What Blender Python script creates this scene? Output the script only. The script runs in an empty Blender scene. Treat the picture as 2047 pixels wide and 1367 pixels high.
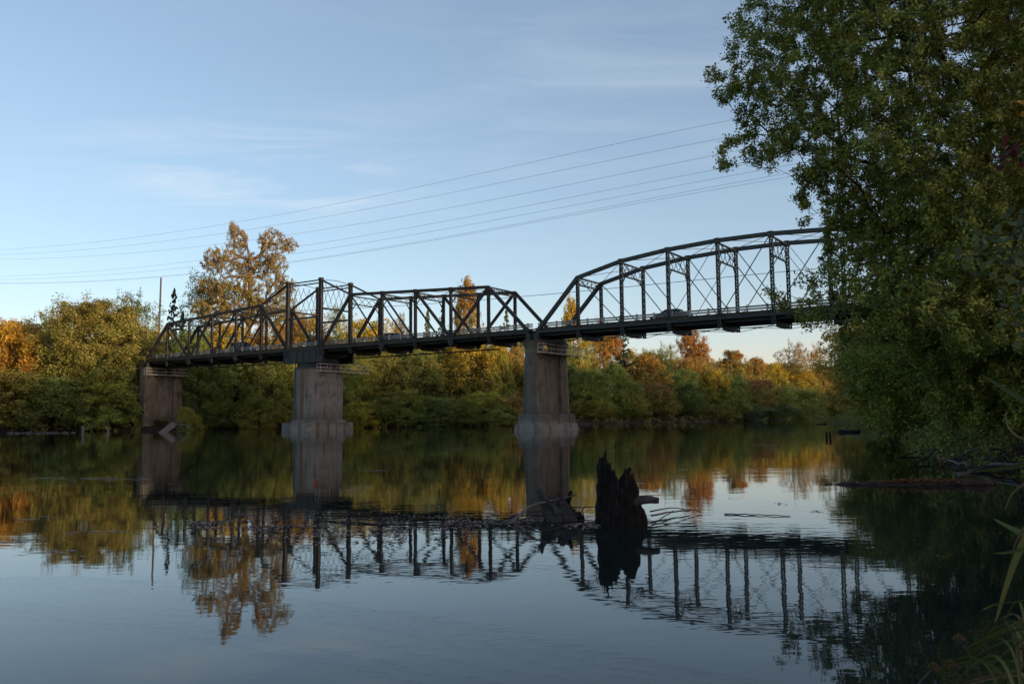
import bpy, math, random
import numpy as np
from mathutils import Vector, Matrix

# ------------------------------------------------------------------ camera, sky, sun, exposure
scene = bpy.context.scene
COL = scene.collection
F_PX, PITCH, ROLL, EYE = 1676.67, 0.08946, 0.00965, 1.55
cam_d = bpy.data.cameras.new("camera")
cam = bpy.data.objects.new("camera", cam_d)
COL.objects.link(cam)
cam.location = (0, 0, EYE)
cam.rotation_mode = 'QUATERNION'
cam.rotation_quaternion = (Matrix.Rotation(math.pi / 2 + PITCH, 4, 'X') @ Matrix.Rotation(-ROLL, 4, 'Z')).to_quaternion()
cam_d.sensor_width = 36.0
cam_d.lens = 36.0 * F_PX / 2047.0
cam_d.clip_start = 0.1
cam_d.clip_end = 9000
cam_d.dof.use_dof = True
cam_d.dof.focus_distance = 70
cam_d.dof.aperture_fstop = 9
scene.camera = cam

SUN_EL, SUN_AZ = math.radians(4.0), (0.80, -0.60)      # azimuth vector towards the sun
sun_d = bpy.data.lights.new("sun", 'SUN')
sun_d.energy = 1.7
sun_d.angle = math.radians(0.5)
sun_d.color = (1.0, 0.70, 0.44)
sun = bpy.data.objects.new("sun", sun_d)
COL.objects.link(sun)
sun.location = (60, -20, 60)
to_sun = Vector((SUN_AZ[0] * math.cos(SUN_EL), SUN_AZ[1] * math.cos(SUN_EL), math.sin(SUN_EL)))
sun.rotation_mode = 'QUATERNION'
sun.rotation_quaternion = to_sun.to_track_quat('Z', 'Y')

SKY_TINT = (3.18, 1.60, 1.05, 1)
world = bpy.data.worlds.new("World")
scene.world = world
world.use_nodes = True
wn, wl = world.node_tree.nodes, world.node_tree.links
wn.clear()
w_out = wn.new('ShaderNodeOutputWorld')
w_bg = wn.new('ShaderNodeBackground')
w_bg.inputs['Strength'].default_value = 0.15
sky = wn.new('ShaderNodeTexSky')
sky.sky_type = 'NISHITA'
sky.sun_disc = False
sky.sun_elevation = SUN_EL
sky.sun_rotation = math.atan2(SUN_AZ[0], SUN_AZ[1])
sky.altitude = 60
sky.air_density = 0.75
sky.dust_density = 1.0
sky.ozone_density = 4.0
# thin cirrus, laid out on the sky's own directions
tc = wn.new('ShaderNodeTexCoord')
sep = wn.new('ShaderNodeSeparateXYZ')
wl.new(tc.outputs['Generated'], sep.inputs[0])
def wmath(op, a, b=None, c=None):
    n = wn.new('ShaderNodeMath'); n.operation = op
    for i, v in enumerate((a, b, c)):
        if v is None: continue
        if isinstance(v, (int, float)): n.inputs[i].default_value = v
        else: wl.new(v, n.inputs[i])
    return n.outputs[0]
zc = wmath('MAXIMUM', sep.outputs['Z'], 0.03)
px_ = wmath('DIVIDE', sep.outputs['X'], zc)
py_ = wmath('DIVIDE', sep.outputs['Y'], zc)
comb = wn.new('ShaderNodeCombineXYZ'); wl.new(px_, comb.inputs[0]); wl.new(py_, comb.inputs[1])
mp = wn.new('ShaderNodeMapping'); wl.new(comb.outputs[0], mp.inputs[0])
mp.inputs['Rotation'].default_value = (0, 0, 0.5)
mp.inputs['Scale'].default_value = (1.0, 2.6, 1)
nz = wn.new('ShaderNodeTexNoise'); wl.new(mp.outputs[0], nz.inputs['Vector'])
nz.inputs['Scale'].default_value = 1.1; nz.inputs['Detail'].default_value = 7; nz.inputs['Roughness'].default_value = 0.62
nz.inputs['Distortion'].default_value = 0.7
nz2 = wn.new('ShaderNodeTexNoise'); wl.new(comb.outputs[0], nz2.inputs['Vector'])
nz2.inputs['Scale'].default_value = 0.32; nz2.inputs['Detail'].default_value = 2
cl = wmath('MULTIPLY', nz.outputs['Fac'], wmath('MULTIPLY_ADD', nz2.outputs['Fac'], 1.2, 0.4))
mr = wn.new('ShaderNodeMapRange'); wl.new(cl, mr.inputs['Value'])
mr.inputs['From Min'].default_value = 0.43; mr.inputs['From Max'].default_value = 0.80
mr.inputs['To Min'].default_value = 0.0; mr.inputs['To Max'].default_value = 0.62
def sky_patch(cx, cy, rx, ry, k):
    dx = wmath('DIVIDE', wmath('SUBTRACT', px_, cx), rx); dy = wmath('DIVIDE', wmath('SUBTRACT', py_, cy), ry)
    d2 = wmath('ADD', wmath('MULTIPLY', dx, dx), wmath('MULTIPLY', dy, dy))
    return wmath('MULTIPLY', wmath('POWER', 2.718, wmath('MULTIPLY', d2, -1.0)), k)
patches = wmath('MINIMUM', wmath('ADD', wmath('ADD', sky_patch(-1.0, 3.45, 0.45, 0.55, 2.2), sky_patch(0.6, 2.5, 0.9, 0.9, 0.38)), 0.06), 1.0)
fade = wmath('MULTIPLY', wmath('MULTIPLY', mr.outputs['Result'], patches), wmath('MINIMUM', wmath('MAXIMUM', wmath('MULTIPLY_ADD', sep.outputs['Z'], 8.0, -0.6), 0.0), 1.0))
w_mix = wn.new('ShaderNodeMix'); w_mix.data_type = 'RGBA'
wl.new(fade, w_mix.inputs['Factor'])
gam = wn.new('ShaderNodeGamma'); gam.inputs['Gamma'].default_value = 0.80
wl.new(sky.outputs['Color'], gam.inputs[0])
tint = wn.new('ShaderNodeMix'); tint.data_type = 'RGBA'; tint.blend_type = 'MULTIPLY'; tint.inputs[0].default_value = 1.0
wl.new(gam.outputs[0], tint.inputs[6]); tint.inputs[7].default_value = SKY_TINT
wl.new(tint.outputs[2], w_mix.inputs[6])
w_mix.inputs[7].default_value = (2.0, 2.15, 2.3, 1)
wl.new(w_mix.outputs[2], w_bg.inputs['Color'])
wl.new(w_bg.outputs[0], w_out.inputs['Surface'])

scene.view_settings.view_transform = 'Standard'
scene.view_settings.look = 'None'
scene.view_settings.exposure = 1.50
scene.view_settings.gamma = 1.0
scene.render.engine = 'CYCLES'
scene.cycles.use_denoising = True
scene.cycles.max_bounces = 6
scene.cycles.diffuse_bounces = 3
scene.cycles.glossy_bounces = 3
scene.cycles.transmission_bounces = 3
scene.cycles.caustics_reflective = False
scene.cycles.caustics_refractive = False

rng = np.random.default_rng(7)
random.seed(7)

# ------------------------------------------------------------------ helpers
def ray(px, py):
    """direction of a point of the photograph (2047 px wide), with unit forward depth"""
    x, y = px - 1023.5, py - 683.5
    c, s = math.cos(ROLL), math.sin(ROLL)
    u, v = x * c - y * s, x * s + y * c
    u, v = u / F_PX, -v / F_PX
    c, s = math.cos(PITCH), math.sin(PITCH)
    return np.array([u, c - v * s, s + v * c])
def at(px, py, Y):
    r = ray(px, py); k = Y / r[1]
    return np.array([r[0] * k, Y, EYE + r[2] * k])
def on_water(px, py, z=0.0):
    r = ray(px, py); k = (z - EYE) / r[2]
    return np.array([r[0] * k, r[1] * k, z])

class MB:
    """collects geometry and links it as ONE mesh object"""
    def __init__(self): self.v = []; self.f = []; self.n = 0
    def add(self, verts, faces):
        self.v.append(np.asarray(verts, float)); o = self.n
        self.f += [tuple(i + o for i in f) for f in faces]; self.n += len(verts)
    def box(self, lo, hi):
        x0, y0, z0 = lo; x1, y1, z1 = hi
        self.add([(x0,y0,z0),(x1,y0,z0),(x1,y1,z0),(x0,y1,z0),(x0,y0,z1),(x1,y0,z1),(x1,y1,z1),(x0,y1,z1)],
                 [(3,2,1,0),(4,5,6,7),(0,1,5,4),(1,2,6,5),(2,3,7,6),(3,0,4,7)])
    def bar(self, p, q, w, h, up=(0, 1, 0)):
        """box bar from p to q: w across (in the plane normal to up), h along up"""
        p = np.array(p, float); q = np.array(q, float); d = q - p; L = np.linalg.norm(d)
        if L < 1e-6: return
        d /= L; u = np.array(up, float); u -= d * u.dot(d)
        if np.linalg.norm(u) < 1e-4:
            u = np.array((1., 0, 0)); u -= d * u.dot(d)
        u /= np.linalg.norm(u); s = np.cross(d, u)
        c = []
        for e in (p, q):
            for a, b in ((-1,-1),(1,-1),(1,1),(-1,1)): c.append(e + s * a * w / 2 + u * b * h / 2)
        self.add(c, [(3,2,1,0),(4,5,6,7),(0,1,5,4),(1,2,6,5),(2,3,7,6),(3,0,4,7)])
    def tube(self, pts, radii, n=6, cap=True):
        pts = np.asarray(pts, float); m = len(pts)
        if np.isscalar(radii): radii = [radii] * m
        ref = np.array((0.13, 0.21, 0.97)); rings = []
        for i in range(m):
            d = pts[min(i + 1, m - 1)] - pts[max(i - 1, 0)]; d /= (np.linalg.norm(d) + 1e-9)
            a = np.cross(d, ref)
            if np.linalg.norm(a) < .05: a = np.cross(d, (1, 0, 0))
            a /= np.linalg.norm(a); b = np.cross(d, a)
            for k in range(n):
                t = 2 * math.pi * k / n
                rings.append(pts[i] + radii[i] * (a * math.cos(t) + b * math.sin(t)))
        fs = []
        for i in range(m - 1):
            for k in range(n):
                k2 = (k + 1) % n
                fs.append((i * n + k, i * n + k2, (i + 1) * n + k2, (i + 1) * n + k))
        if cap:
            fs.append(tuple(range(n - 1, -1, -1))); fs.append(tuple((m - 1) * n + k for k in range(n)))
        self.add(rings, fs)
    def laced(self, p, q, w, depth, pitch=0.55, plate=0.09, out=(0, 1, 0)):
        """two channels w apart, joined on both open faces by zigzag lacing bars"""
        p = np.array(p, float); q = np.array(q, float); d = q - p; L = np.linalg.norm(d); d /= L
        o = np.array(out, float); s = np.cross(d, o); s /= np.linalg.norm(s)
        for sg in (-1, 1):
            off = s * sg * (w / 2 - plate / 2)
            self.bar(p + off, q + off, plate, depth, up=o)
        k = max(2, int(L / pitch)); 
        for face in (-1, 1):
            sh = o * face * (depth / 2 - 0.025)
            for i in range(k):
                a = p + d * (L * i / k); b = p + d * (L * (i + 1) / k)
                sg = 1 if i % 2 else -1
                off = s * (w / 2 - plate)
                self.bar(a + sh + off * sg, b + sh - off * sg, 0.07, 0.03, up=o)
    def build(self, name, mat, parent=None, smooth=False, matrix=None):
        me = bpy.data.meshes.new(name)
        v = np.concatenate(self.v) if self.v else np.zeros((0, 3))
        me.from_pydata(v.tolist(), [], self.f)
        if mat is not None: me.materials.append(mat)
        if smooth: me.polygons.foreach_set('use_smooth', [True] * len(me.polygons))
        me.update()
        o = bpy.data.objects.new(name, me); COL.objects.link(o)
        if parent is not None: o.parent = parent
        return o

def tag(o, label=None, cat=None, group=None, kind=None):
    if label: o['label'] = label
    if cat: o['category'] = cat
    if group: o['group'] = group
    if kind: o['kind'] = kind
    return o
def empty(name, loc=(0, 0, 0), rz=0.0):
    o = bpy.data.objects.new(name, None); COL.objects.link(o)
    o.empty_display_size = 0.3
    o.location = loc; o.rotation_euler = (0, 0, rz)
    return o

# ------------------------------------------------------------------ materials
def new_mat(name):
    m = bpy.data.materials.new(name); m.use_nodes = True
    nt = m.node_tree; nt.nodes.clear()
    out = nt.nodes.new('ShaderNodeOutputMaterial')
    return m, nt, out
def N(nt, t, **kw):
    n = nt.nodes.new(t)
    for k, v in kw.items():
        if k in n.inputs: 
            n.inputs[k].default_value = v
        else: setattr(n, k, v)
    return n
def noise_fac(nt, scale, detail=4, rough=0.55, coord='Object', stretch=None):
    t = nt.nodes.new('ShaderNodeTexCoord')
    src = t.outputs[coord]
    if stretch:
        m = nt.nodes.new('ShaderNodeMapping'); m.inputs['Scale'].default_value = stretch
        nt.links.new(src, m.inputs[0]); src = m.outputs[0]
    n = nt.nodes.new('ShaderNodeTexNoise')
    n.inputs['Scale'].default_value = scale; n.inputs['Detail'].default_value = detail; n.inputs['Roughness'].default_value = rough
    nt.links.new(src, n.inputs['Vector'])
    return n.outputs['Fac']
def ramp(nt, fac, stops):
    r = nt.nodes.new('ShaderNodeValToRGB'); el = r.color_ramp.elements
    while len(el) < len(stops): el.new(0.5)
    for e, (p, c) in zip(el, stops):
        e.position = p; e.color = (*c, 1)
    nt.links.new(fac, r.inputs[0]); return r.outputs[0]
def mixc(nt, fac, a, b, blend='MIX'):
    m = nt.nodes.new('ShaderNodeMix'); m.data_type = 'RGBA'; m.blend_type = blend
    for i, v in ((0, fac), (6, a), (7, b)):
        if isinstance(v, (int, float)): m.inputs[i].default_value = v
        elif isinstance(v, tuple): m.inputs[i].default_value = (*v, 1)
        else: nt.links.new(v, m.inputs[i])
    return m.outputs[2]
def surf(name, stops, scale=2.0, rough=0.7, bump=0.0, bscale=None, stretch=None, metallic=0.0, detail=5):
    m, nt, out = new_mat(name)
    p = nt.nodes.new('ShaderNodeBsdfPrincipled')
    f = noise_fac(nt, scale, detail, 0.6, stretch=stretch)
    nt.links.new(ramp(nt, f, stops), p.inputs['Base Color'])
    if 'wood' in name or 'snag' in name or 'bark' in name: p.inputs['Specular IOR Level'].default_value = 0.15
    p.inputs['Roughness'].default_value = rough; p.inputs['Metallic'].default_value = metallic
    if bump:
        b = nt.nodes.new('ShaderNodeBump'); b.inputs['Strength'].default_value = 1.0; b.inputs['Distance'].default_value = bump
        nt.links.new(noise_fac(nt, bscale or scale * 3, 6, 0.65, stretch=stretch), b.inputs['Height'])
        nt.links.new(b.outputs[0], p.inputs['Normal'])
    nt.links.new(p.outputs[0], out.inputs[0])
    return m

M = {}
M['teal_steel'] = surf('teal_steel', [(0.30, (0.012, 0.022, 0.022)), (0.62, (0.026, 0.045, 0.044)), (0.80, (0.05, 0.032, 0.02))], 1.3, 0.65)
M['rust_steel'] = surf('rust_steel', [(0.40, (0.012, 0.019, 0.019)), (0.58, (0.024, 0.024, 0.022)), (0.74, (0.10, 0.050, 0.030))], 1.8, 0.7)
M['blue_girder'] = surf('blue_girder', [(0.3, (0.010, 0.018, 0.024)), (0.7, (0.022, 0.034, 0.044))], 1.2, 0.6)
M['deck_edge'] = surf('deck_edge', [(0.3, (0.02, 0.022, 0.014)), (0.7, (0.06, 0.06, 0.04))], 3.0, 0.9, 0.02)
M['rail_metal'] = surf('rail_metal', [(0.3, (0.13, 0.14, 0.14)), (0.7, (0.24, 0.25, 0.24))], 1.0, 0.5)
M['rail_post'] = surf('rail_post', [(0.3, (0.30, 0.30, 0.27)), (0.7, (0.5, 0.5, 0.46))], 2.0, 0.7)
M['asphalt'] = surf('asphalt', [(0.3, (0.04, 0.04, 0.04)), (0.7, (0.07, 0.07, 0.065))], 3.0, 0.9)
M['pole_wood'] = surf('pole_wood', [(0.3, (0.06, 0.048, 0.045)), (0.7, (0.15, 0.12, 0.115))], 1.5, 0.85, stretch=(4, 4, 0.3))
M['bark'] = surf('bark', [(0.3, (0.018, 0.014, 0.010)), (0.7, (0.06, 0.048, 0.035))], 6.0, 0.9, 0.02, 14, (3, 3, 0.6))
M['pale_bark'] = surf('pale_bark', [(0.3, (0.10, 0.07, 0.05)), (0.7, (0.24, 0.17, 0.12))], 3.0, 0.9)
M['old_wood'] = surf('old_wood', [(0.25, (0.004, 0.004, 0.004)), (0.55, (0.011, 0.011, 0.011)), (0.80, (0.050, 0.050, 0.048))], 7.0, 0.85, 0.05, 9, (5, 5, 0.6))
M['snag_pale'] = surf('snag_pale', [(0.25, (0.018, 0.018, 0.018)), (0.5, (0.050, 0.051, 0.051)), (0.8, (0.11, 0.11, 0.112))], 5.0, 0.85, 0.02, 12, (1, 5, 5))
M['snag_wood'] = surf('snag_wood', [(0.25, (0.012, 0.010, 0.009)), (0.55, (0.035, 0.028, 0.025)), (0.85, (0.09, 0.075, 0.065))], 7.0, 0.8, 0.03, 9, (5, 5, 0.6))
M['grey_wood'] = surf('grey_wood', [(0.25, (0.06, 0.055, 0.055)), (0.75, (0.20, 0.185, 0.18))], 6.0, 0.85, 0.01, 16, (4, 4, 1))
M['wet_wood'] = surf('wet_wood', [(0.25, (0.012, 0.010, 0.009)), (0.75, (0.05, 0.04, 0.035))], 6.0, 0.6, 0.01, 16)
M['rock'] = surf('rock', [(0.25, (0.02, 0.02, 0.02)), (0.75, (0.07, 0.07, 0.068))], 2.5, 0.9, 0.03, 6)
M['cable'] = surf('cable', [(0.3, (0.05, 0.055, 0.065)), (0.7, (0.08, 0.085, 0.095))], 1.0, 0.5)
M['tyre'] = surf('tyre', [(0.3, (0.015, 0.015, 0.015)), (0.7, (0.03, 0.03, 0.03))], 8.0, 0.9)
M['car_glass'] = surf('car_glass', [(0.3, (0.015, 0.02, 0.025)), (0.7, (0.02, 0.026, 0.03))], 1.0, 0.08)
M['lamp_lens'] = surf('lamp_lens', [(0.3, (0.25, 0.25, 0.24)), (0.7, (0.3, 0.3, 0.29))], 5.0, 0.2)
for nm, c in (('car_slate', (0.05, 0.065, 0.08)), ('car_blue', (0.02, 0.035, 0.08)), ('car_black', (0.02, 0.024, 0.032))):
    M[nm] = surf(nm, [(0.3, c), (0.7, tuple(k * 1.15 for k in c))], 1.0, 0.25, metallic=0.3)

def concrete(name, base, streak_axis=0.9):
    """board-marked concrete with vertical rust and algae runs and darker flood bands"""
    m, nt, out = new_mat(name)
    p = nt.nodes.new('ShaderNodeBsdfPrincipled'); p.inputs['Roughness'].default_value = 0.85
    c0 = ramp(nt, noise_fac(nt, 0.9, 6, 0.65), [(0.3, tuple(k * 0.5 for k in base)), (0.5, base), (0.75, tuple(k * 1.25 for k in base))])
    dark = ramp(nt, noise_fac(nt, 1.0, 5, 0.6, stretch=(1.1, 1.1, 0.14)), [(0.52, (0, 0, 0)), (0.62, (1, 1, 1))])
    rust = ramp(nt, noise_fac(nt, 1.35, 4, 0.55, stretch=(0.8, 0.8, 0.06)), [(0.53, (0, 0, 0)), (0.64, (1, 1, 1))])
    c1 = mixc(nt, 0.0, c0, (0.035, 0.033, 0.028)); nt.links.new(dark, c1.node.inputs[0])
    s1 = nt.nodes.new('ShaderNodeMath'); s1.operation = 'MULTIPLY'; s1.inputs[1].default_value = 0.6; nt.links.new(dark, s1.inputs[0]); nt.links.new(s1.outputs[0], c1.node.inputs[0])
    c2 = mixc(nt, 0.0, c1, (0.15, 0.085, 0.025)); s2 = nt.nodes.new('ShaderNodeMath'); s2.operation = 'MULTIPLY'; s2.inputs[1].default_value = 0.5
    nt.links.new(rust, s2.inputs[0]); nt.links.new(s2.outputs[0], c2.node.inputs[0])
    # horizontal board lines and flood stain
    t = nt.nodes.new('ShaderNodeTexCoord'); sx = nt.nodes.new('ShaderNodeSeparateXYZ'); nt.links.new(t.outputs['Object'], sx.inputs[0])
    w = nt.nodes.new('ShaderNodeMath'); w.operation = 'FRACT'
    w0 = nt.nodes.new('ShaderNodeMath'); w0.operation = 'MULTIPLY'; w0.inputs[1].default_value = 3.2; nt.links.new(sx.outputs['Z'], w0.inputs[0]); nt.links.new(w0.outputs[0], w.inputs[0])
    line = nt.nodes.new('ShaderNodeMath'); line.operation = 'GREATER_THAN'; line.inputs[1].default_value = 0.84; nt.links.new(w.outputs[0], line.inputs[0])
    l2 = nt.nodes.new('ShaderNodeMath'); l2.operation = 'MULTIPLY'; l2.inputs[1].default_value = 0.5; nt.links.new(line.outputs[0], l2.inputs[0])
    c3 = mixc(nt, 0.0, c2, (0.05, 0.05, 0.045)); nt.links.new(l2.outputs[0], c3.node.inputs[0])
    fl = nt.nodes.new('ShaderNodeMath'); fl.operation = 'MULTIPLY_ADD'; fl.inputs[1].default_value = 1.6; nt.links.new(noise_fac(nt, 0.35, 3), fl.inputs[0]); nt.links.new(sx.outputs['Z'], fl.inputs[2])
    band = ramp(nt, fl.outputs[0], [(0.0, (0, 0, 0)), (1.0, (0, 0, 0))])
    cr = band.node.color_ramp; 
    mrr = nt.nodes.new('ShaderNodeMapRange'); nt.links.new(fl.outputs[0], mrr.inputs[0]); mrr.inputs[1].default_value = 0; mrr.inputs[2].default_value = 8
    nt.links.new(mrr.outputs[0], band.node.inputs[0])
    el = cr.elements; el[0].position = 0.20; el[1].position = 0.50
    e = el.new(0.27); e.color = (1, 1, 1, 1); e = el.new(0.36); e.color = (0.8, 0.8, 0.8, 1)
    b2 = nt.nodes.new('ShaderNodeMath'); b2.operation = 'MULTIPLY'; b2.inputs[1].default_value = 0.5; nt.links.new(band, b2.inputs[0])
    c4 = mixc(nt, 0.0, c3, (0.045, 0.04, 0.038)); nt.links.new(b2.outputs[0], c4.node.inputs[0])
    nt.links.new(c4, p.inputs['Base Color'])
    b = nt.nodes.new('ShaderNodeBump'); b.inputs['Distance'].default_value = 0.03
    nt.links.new(noise_fac(nt, 5, 6, 0.7), b.inputs['Height']); nt.links.new(b.outputs[0], p.inputs['Normal'])
    nt.links.new(p.outputs[0], out.inputs[0])
    return m
M['concrete'] = concrete('concrete', (0.118, 0.128, 0.108))
M['pale_concrete'] = concrete('pale_concrete', (0.195, 0.205, 0.182))

_fol = {}
def foliage(a, b, trans=0.25):
    """leaf material: blends two leaf colours by the leaf's own 'hue', varies by 'val'"""
    key = (a, b)
    if key in _fol: return _fol[key]
    m, nt, out = new_mat('foliage')
    at1 = nt.nodes.new('ShaderNodeAttribute'); at1.attribute_name = 'hue'
    at2 = nt.nodes.new('ShaderNodeAttribute'); at2.attribute_name = 'val'
    c = mixc(nt, at1.outputs['Fac'], a, b)
    mul = nt.nodes.new('ShaderNodeVectorMath'); mul.operation = 'SCALE'
    nt.links.new(c, mul.inputs[0]); nt.links.new(at2.outputs['Fac'], mul.inputs['Scale'])
    d = nt.nodes.new('ShaderNodeBsdfPrincipled'); d.inputs['Roughness'].default_value = 0.55
    d.inputs['Specular IOR Level'].default_value = 0.25
    t = nt.nodes.new('ShaderNodeBsdfTranslucent'); mx = nt.nodes.new('ShaderNodeMixShader'); mx.inputs[0].default_value = trans
    nt.links.new(mul.outputs[0], d.inputs['Base Color']); nt.links.new(mul.outputs[0], t.inputs['Color'])
    nt.links.new(d.outputs[0], mx.inputs[1]); nt.links.new(t.outputs[0], mx.inputs[2]); nt.links.new(mx.outputs[0], out.inputs[0])
    _fol[key] = m
    return m
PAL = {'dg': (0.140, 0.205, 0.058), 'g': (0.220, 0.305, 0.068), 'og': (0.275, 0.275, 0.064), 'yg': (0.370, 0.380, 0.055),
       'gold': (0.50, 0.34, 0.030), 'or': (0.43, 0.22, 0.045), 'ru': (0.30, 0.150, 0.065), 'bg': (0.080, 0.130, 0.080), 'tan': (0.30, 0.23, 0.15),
       'ogold': (0.25, 0.215, 0.048), 'bronze': (0.36, 0.255, 0.080)}

def quads_mesh(name, V, hue=None, val=None, nper=4):
    """fast mesh from an (n, nper, 3) array of separate polygons"""
    n = len(V); me = bpy.data.meshes.new(name)
    me.vertices.add(n * nper); me.vertices.foreach_set('co', V.reshape(-1).astype(np.float32))
    me.loops.add(n * nper); me.loops.foreach_set('vertex_index', np.arange(n * nper, dtype=np.int32))
    me.polygons.add(n); me.polygons.foreach_set('loop_start', np.arange(0, n * nper, nper, dtype=np.int32))
    try: me.polygons.foreach_set('loop_total', np.full(n, nper, dtype=np.int32))
    except Exception: pass
    if hue is not None:
        a = me.attributes.new('hue', 'FLOAT', 'FACE'); a.data.foreach_set('value', hue.astype(np.float32))
        a = me.attributes.new('val', 'FLOAT', 'FACE'); a.data.foreach_set('value', val.astype(np.float32))
    me.update(calc_edges=True); me.validate()
    return me
def unit(a): return a / (np.linalg.norm(a, axis=-1, keepdims=True) + 1e-9)
def leaf_quads(P, Nrm, size, r, aspect=0.6):
    """kite-shaped leaves at P facing Nrm"""
    n = len(P); t = unit(np.cross(Nrm, r.normal(size=(n, 3)))); b = np.cross(Nrm, t)
    s = (size if np.ndim(size) else np.full(n, size))[:, None]
    fold = Nrm * s * 0.12
    return np.stack([P - t * s * .5, P + b * s * aspect * .5 - t * s * .08 + fold, P + t * s * .5, P - b * s * aspect * .5 - t * s * .08 + fold], axis=1)

# ------------------------------------------------------------------ ground and water
FAR = [(-1500, 420), (-700, 230), (-400, 165), (-200, 145), (-110, 136), (-84, 136), (-62, 137), (-50, 148), (-40, 152), (-25, 148), (0, 160), (15, 174), (48, 208), (70, 240), (100, 290), (150, 380), (240, 460), (500, 560), (1500, 760)]
NEAR = [(-1500, -700), (-600, -260), (-200, -60), (-60, -14), (-20, -4), (-6, -0.5), (-1.5, 0.5), (0.6, 1.4), (1.7, 2.6), (3.2, 4.4), (6.5, 7.5), (11, 12), (15, 17), (14.0, 21), (12.2, 24), (15, 30), (18.5, 37), (25, 52), (33, 75), (43, 105), (60, 160), (95, 230), (160, 310), (260, 380), (520, 470), (1500, 600)]
RIVER = np.array(FAR + NEAR[::-1], float)
def river_sd(X, Y):
    """signed distance to the river outline, negative on the water"""
    P = np.stack([X, Y], -1); best = np.full(X.shape, 1e9); inside = np.zeros(X.shape, bool)
    n = len(RIVER)
    for i in range(n):
        a, b = RIVER[i], RIVER[(i + 1) % n]; ab = b - a
        t = np.clip(((P - a) @ ab) / (ab @ ab), 0, 1)
        d = np.linalg.norm(P - (a + t[..., None] * ab), axis=-1); best = np.minimum(best, d)
        c = (a[1] > Y) != (b[1] > Y)
        xi = a[0] + (Y - a[1]) * (b[0] - a[0]) / (b[1] - a[1] + 1e-12)
        inside ^= c & (X < xi)
    return np.where(inside, -best, best)
def smooth(x): x = np.clip(x, 0, 1); return x * x * (3 - 2 * x)
def ground_z(X, Y):
    sd = river_sd(X, Y)
    near = np.hypot(X, Y)
    amp = smooth((near - 3) / 25.0)
    wob = (np.sin(X * .9 + np.sin(Y * .6)) * .12 + np.sin(X * 2.3 + 1) * np.cos(Y * 1.9) * .06) * (0.3 + 0.7 * amp)
    z = np.where(sd < 0, -0.03 + np.maximum(sd * 0.35, -2.2), 0.02 + smooth(sd / 5.0) * 1.5 + smooth((sd - 4) / 16) * 2.6)
    z = z * (1 - (1 - amp) * 0.75 * (sd > 0)) 
    return z + wob * (sd > 0.2)
def warp(n, L, k):
    u = np.linspace(-1, 1, n); return np.sinh(u * k) / math.sinh(k) * L
gx = warp(300, 4000, 8.2); gy = warp(300, 4000, 8.2) + 8
GX, GY = np.meshgrid(gx, gy, indexing='xy')
GZ = ground_z(GX, GY)
nx = len(gx)
gm = bpy.data.meshes.new('ground')
idx = np.arange(nx * nx).reshape(nx, nx)
gf = np.stack([idx[:-1, :-1], idx[:-1, 1:], idx[1:, 1:], idx[1:, :-1]], -1).reshape(-1, 4)
gm.from_pydata(np.stack([GX, GY, GZ], -1).reshape(-1, 3).tolist(), [], gf.tolist())
gm.polygons.foreach_set('use_smooth', [True] * len(gm.polygons))
M['soil'] = surf('soil', [(0.30, (0.007, 0.006, 0.005)), (0.50, (0.016, 0.013, 0.009)), (0.60, (0.035, 0.020, 0.010)), (0.72, (0.015, 0.020, 0.009))], 5.0, 0.95, 0.05, 9)
gm.materials.append(M['soil'])
ground = bpy.data.objects.new('ground', gm); COL.objects.link(ground); tag(ground, kind='structure')

m, nt, out = new_mat('river_water')
p = nt.nodes.new('ShaderNodeBsdfPrincipled')
p.inputs['Base Color'].default_value = (0.008, 0.014, 0.013, 1)
p.inputs['Roughness'].default_value = 0.02; p.inputs['IOR'].default_value = 1.333
big = noise_fac(nt, 0.09, 3, 0.5, stretch=(0.45, 1.3, 1))
patch = ramp(nt, big, [(0.40, (0.12, 0.12, 0.12)), (0.52, (0.45, 0.45, 0.45)), (0.66, (1, 1, 1))])
f1 = noise_fac(nt, 1.1, 3, 0.5, stretch=(0.6, 1.2, 1))
f2 = noise_fac(nt, 4.5, 2, 0.5, stretch=(0.6, 1.2, 1))
f3 = noise_fac(nt, 0.28, 2, 0.5, stretch=(0.7, 1.3, 1))
def nm(op, a, b):
    q = nt.nodes.new('ShaderNodeMath'); q.operation = op
    for i, v in enumerate((a, b)):
        if isinstance(v, (int, float)): q.inputs[i].default_value = v
        else: nt.links.new(v, q.inputs[i])
    return q.outputs[0]
h = nm('ADD', nm('MULTIPLY', f1, 0.0044), nm('MULTIPLY', f2, 0.0020))
h = nm('ADD', nm('MULTIPLY', h, patch), nm('MULTIPLY', f3, 0.0045))
b = nt.nodes.new('ShaderNodeBump'); b.inputs['Strength'].default_value = 1.0; b.inputs['Distance'].default_value = 1.0
nt.links.new(h, b.inputs['Height']); nt.links.new(b.outputs[0], p.inputs['Normal'])
nt.links.new(p.outputs[0], out.inputs[0])
M['water'] = m
w = MB(); L = 4000
w.add([(-L, -L, 0), (L, -L, 0), (L, L, 0), (-L, L, 0)], [(0, 1, 2, 3)])
water = w.build('water', M['water']); tag(water, kind='structure')

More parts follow.
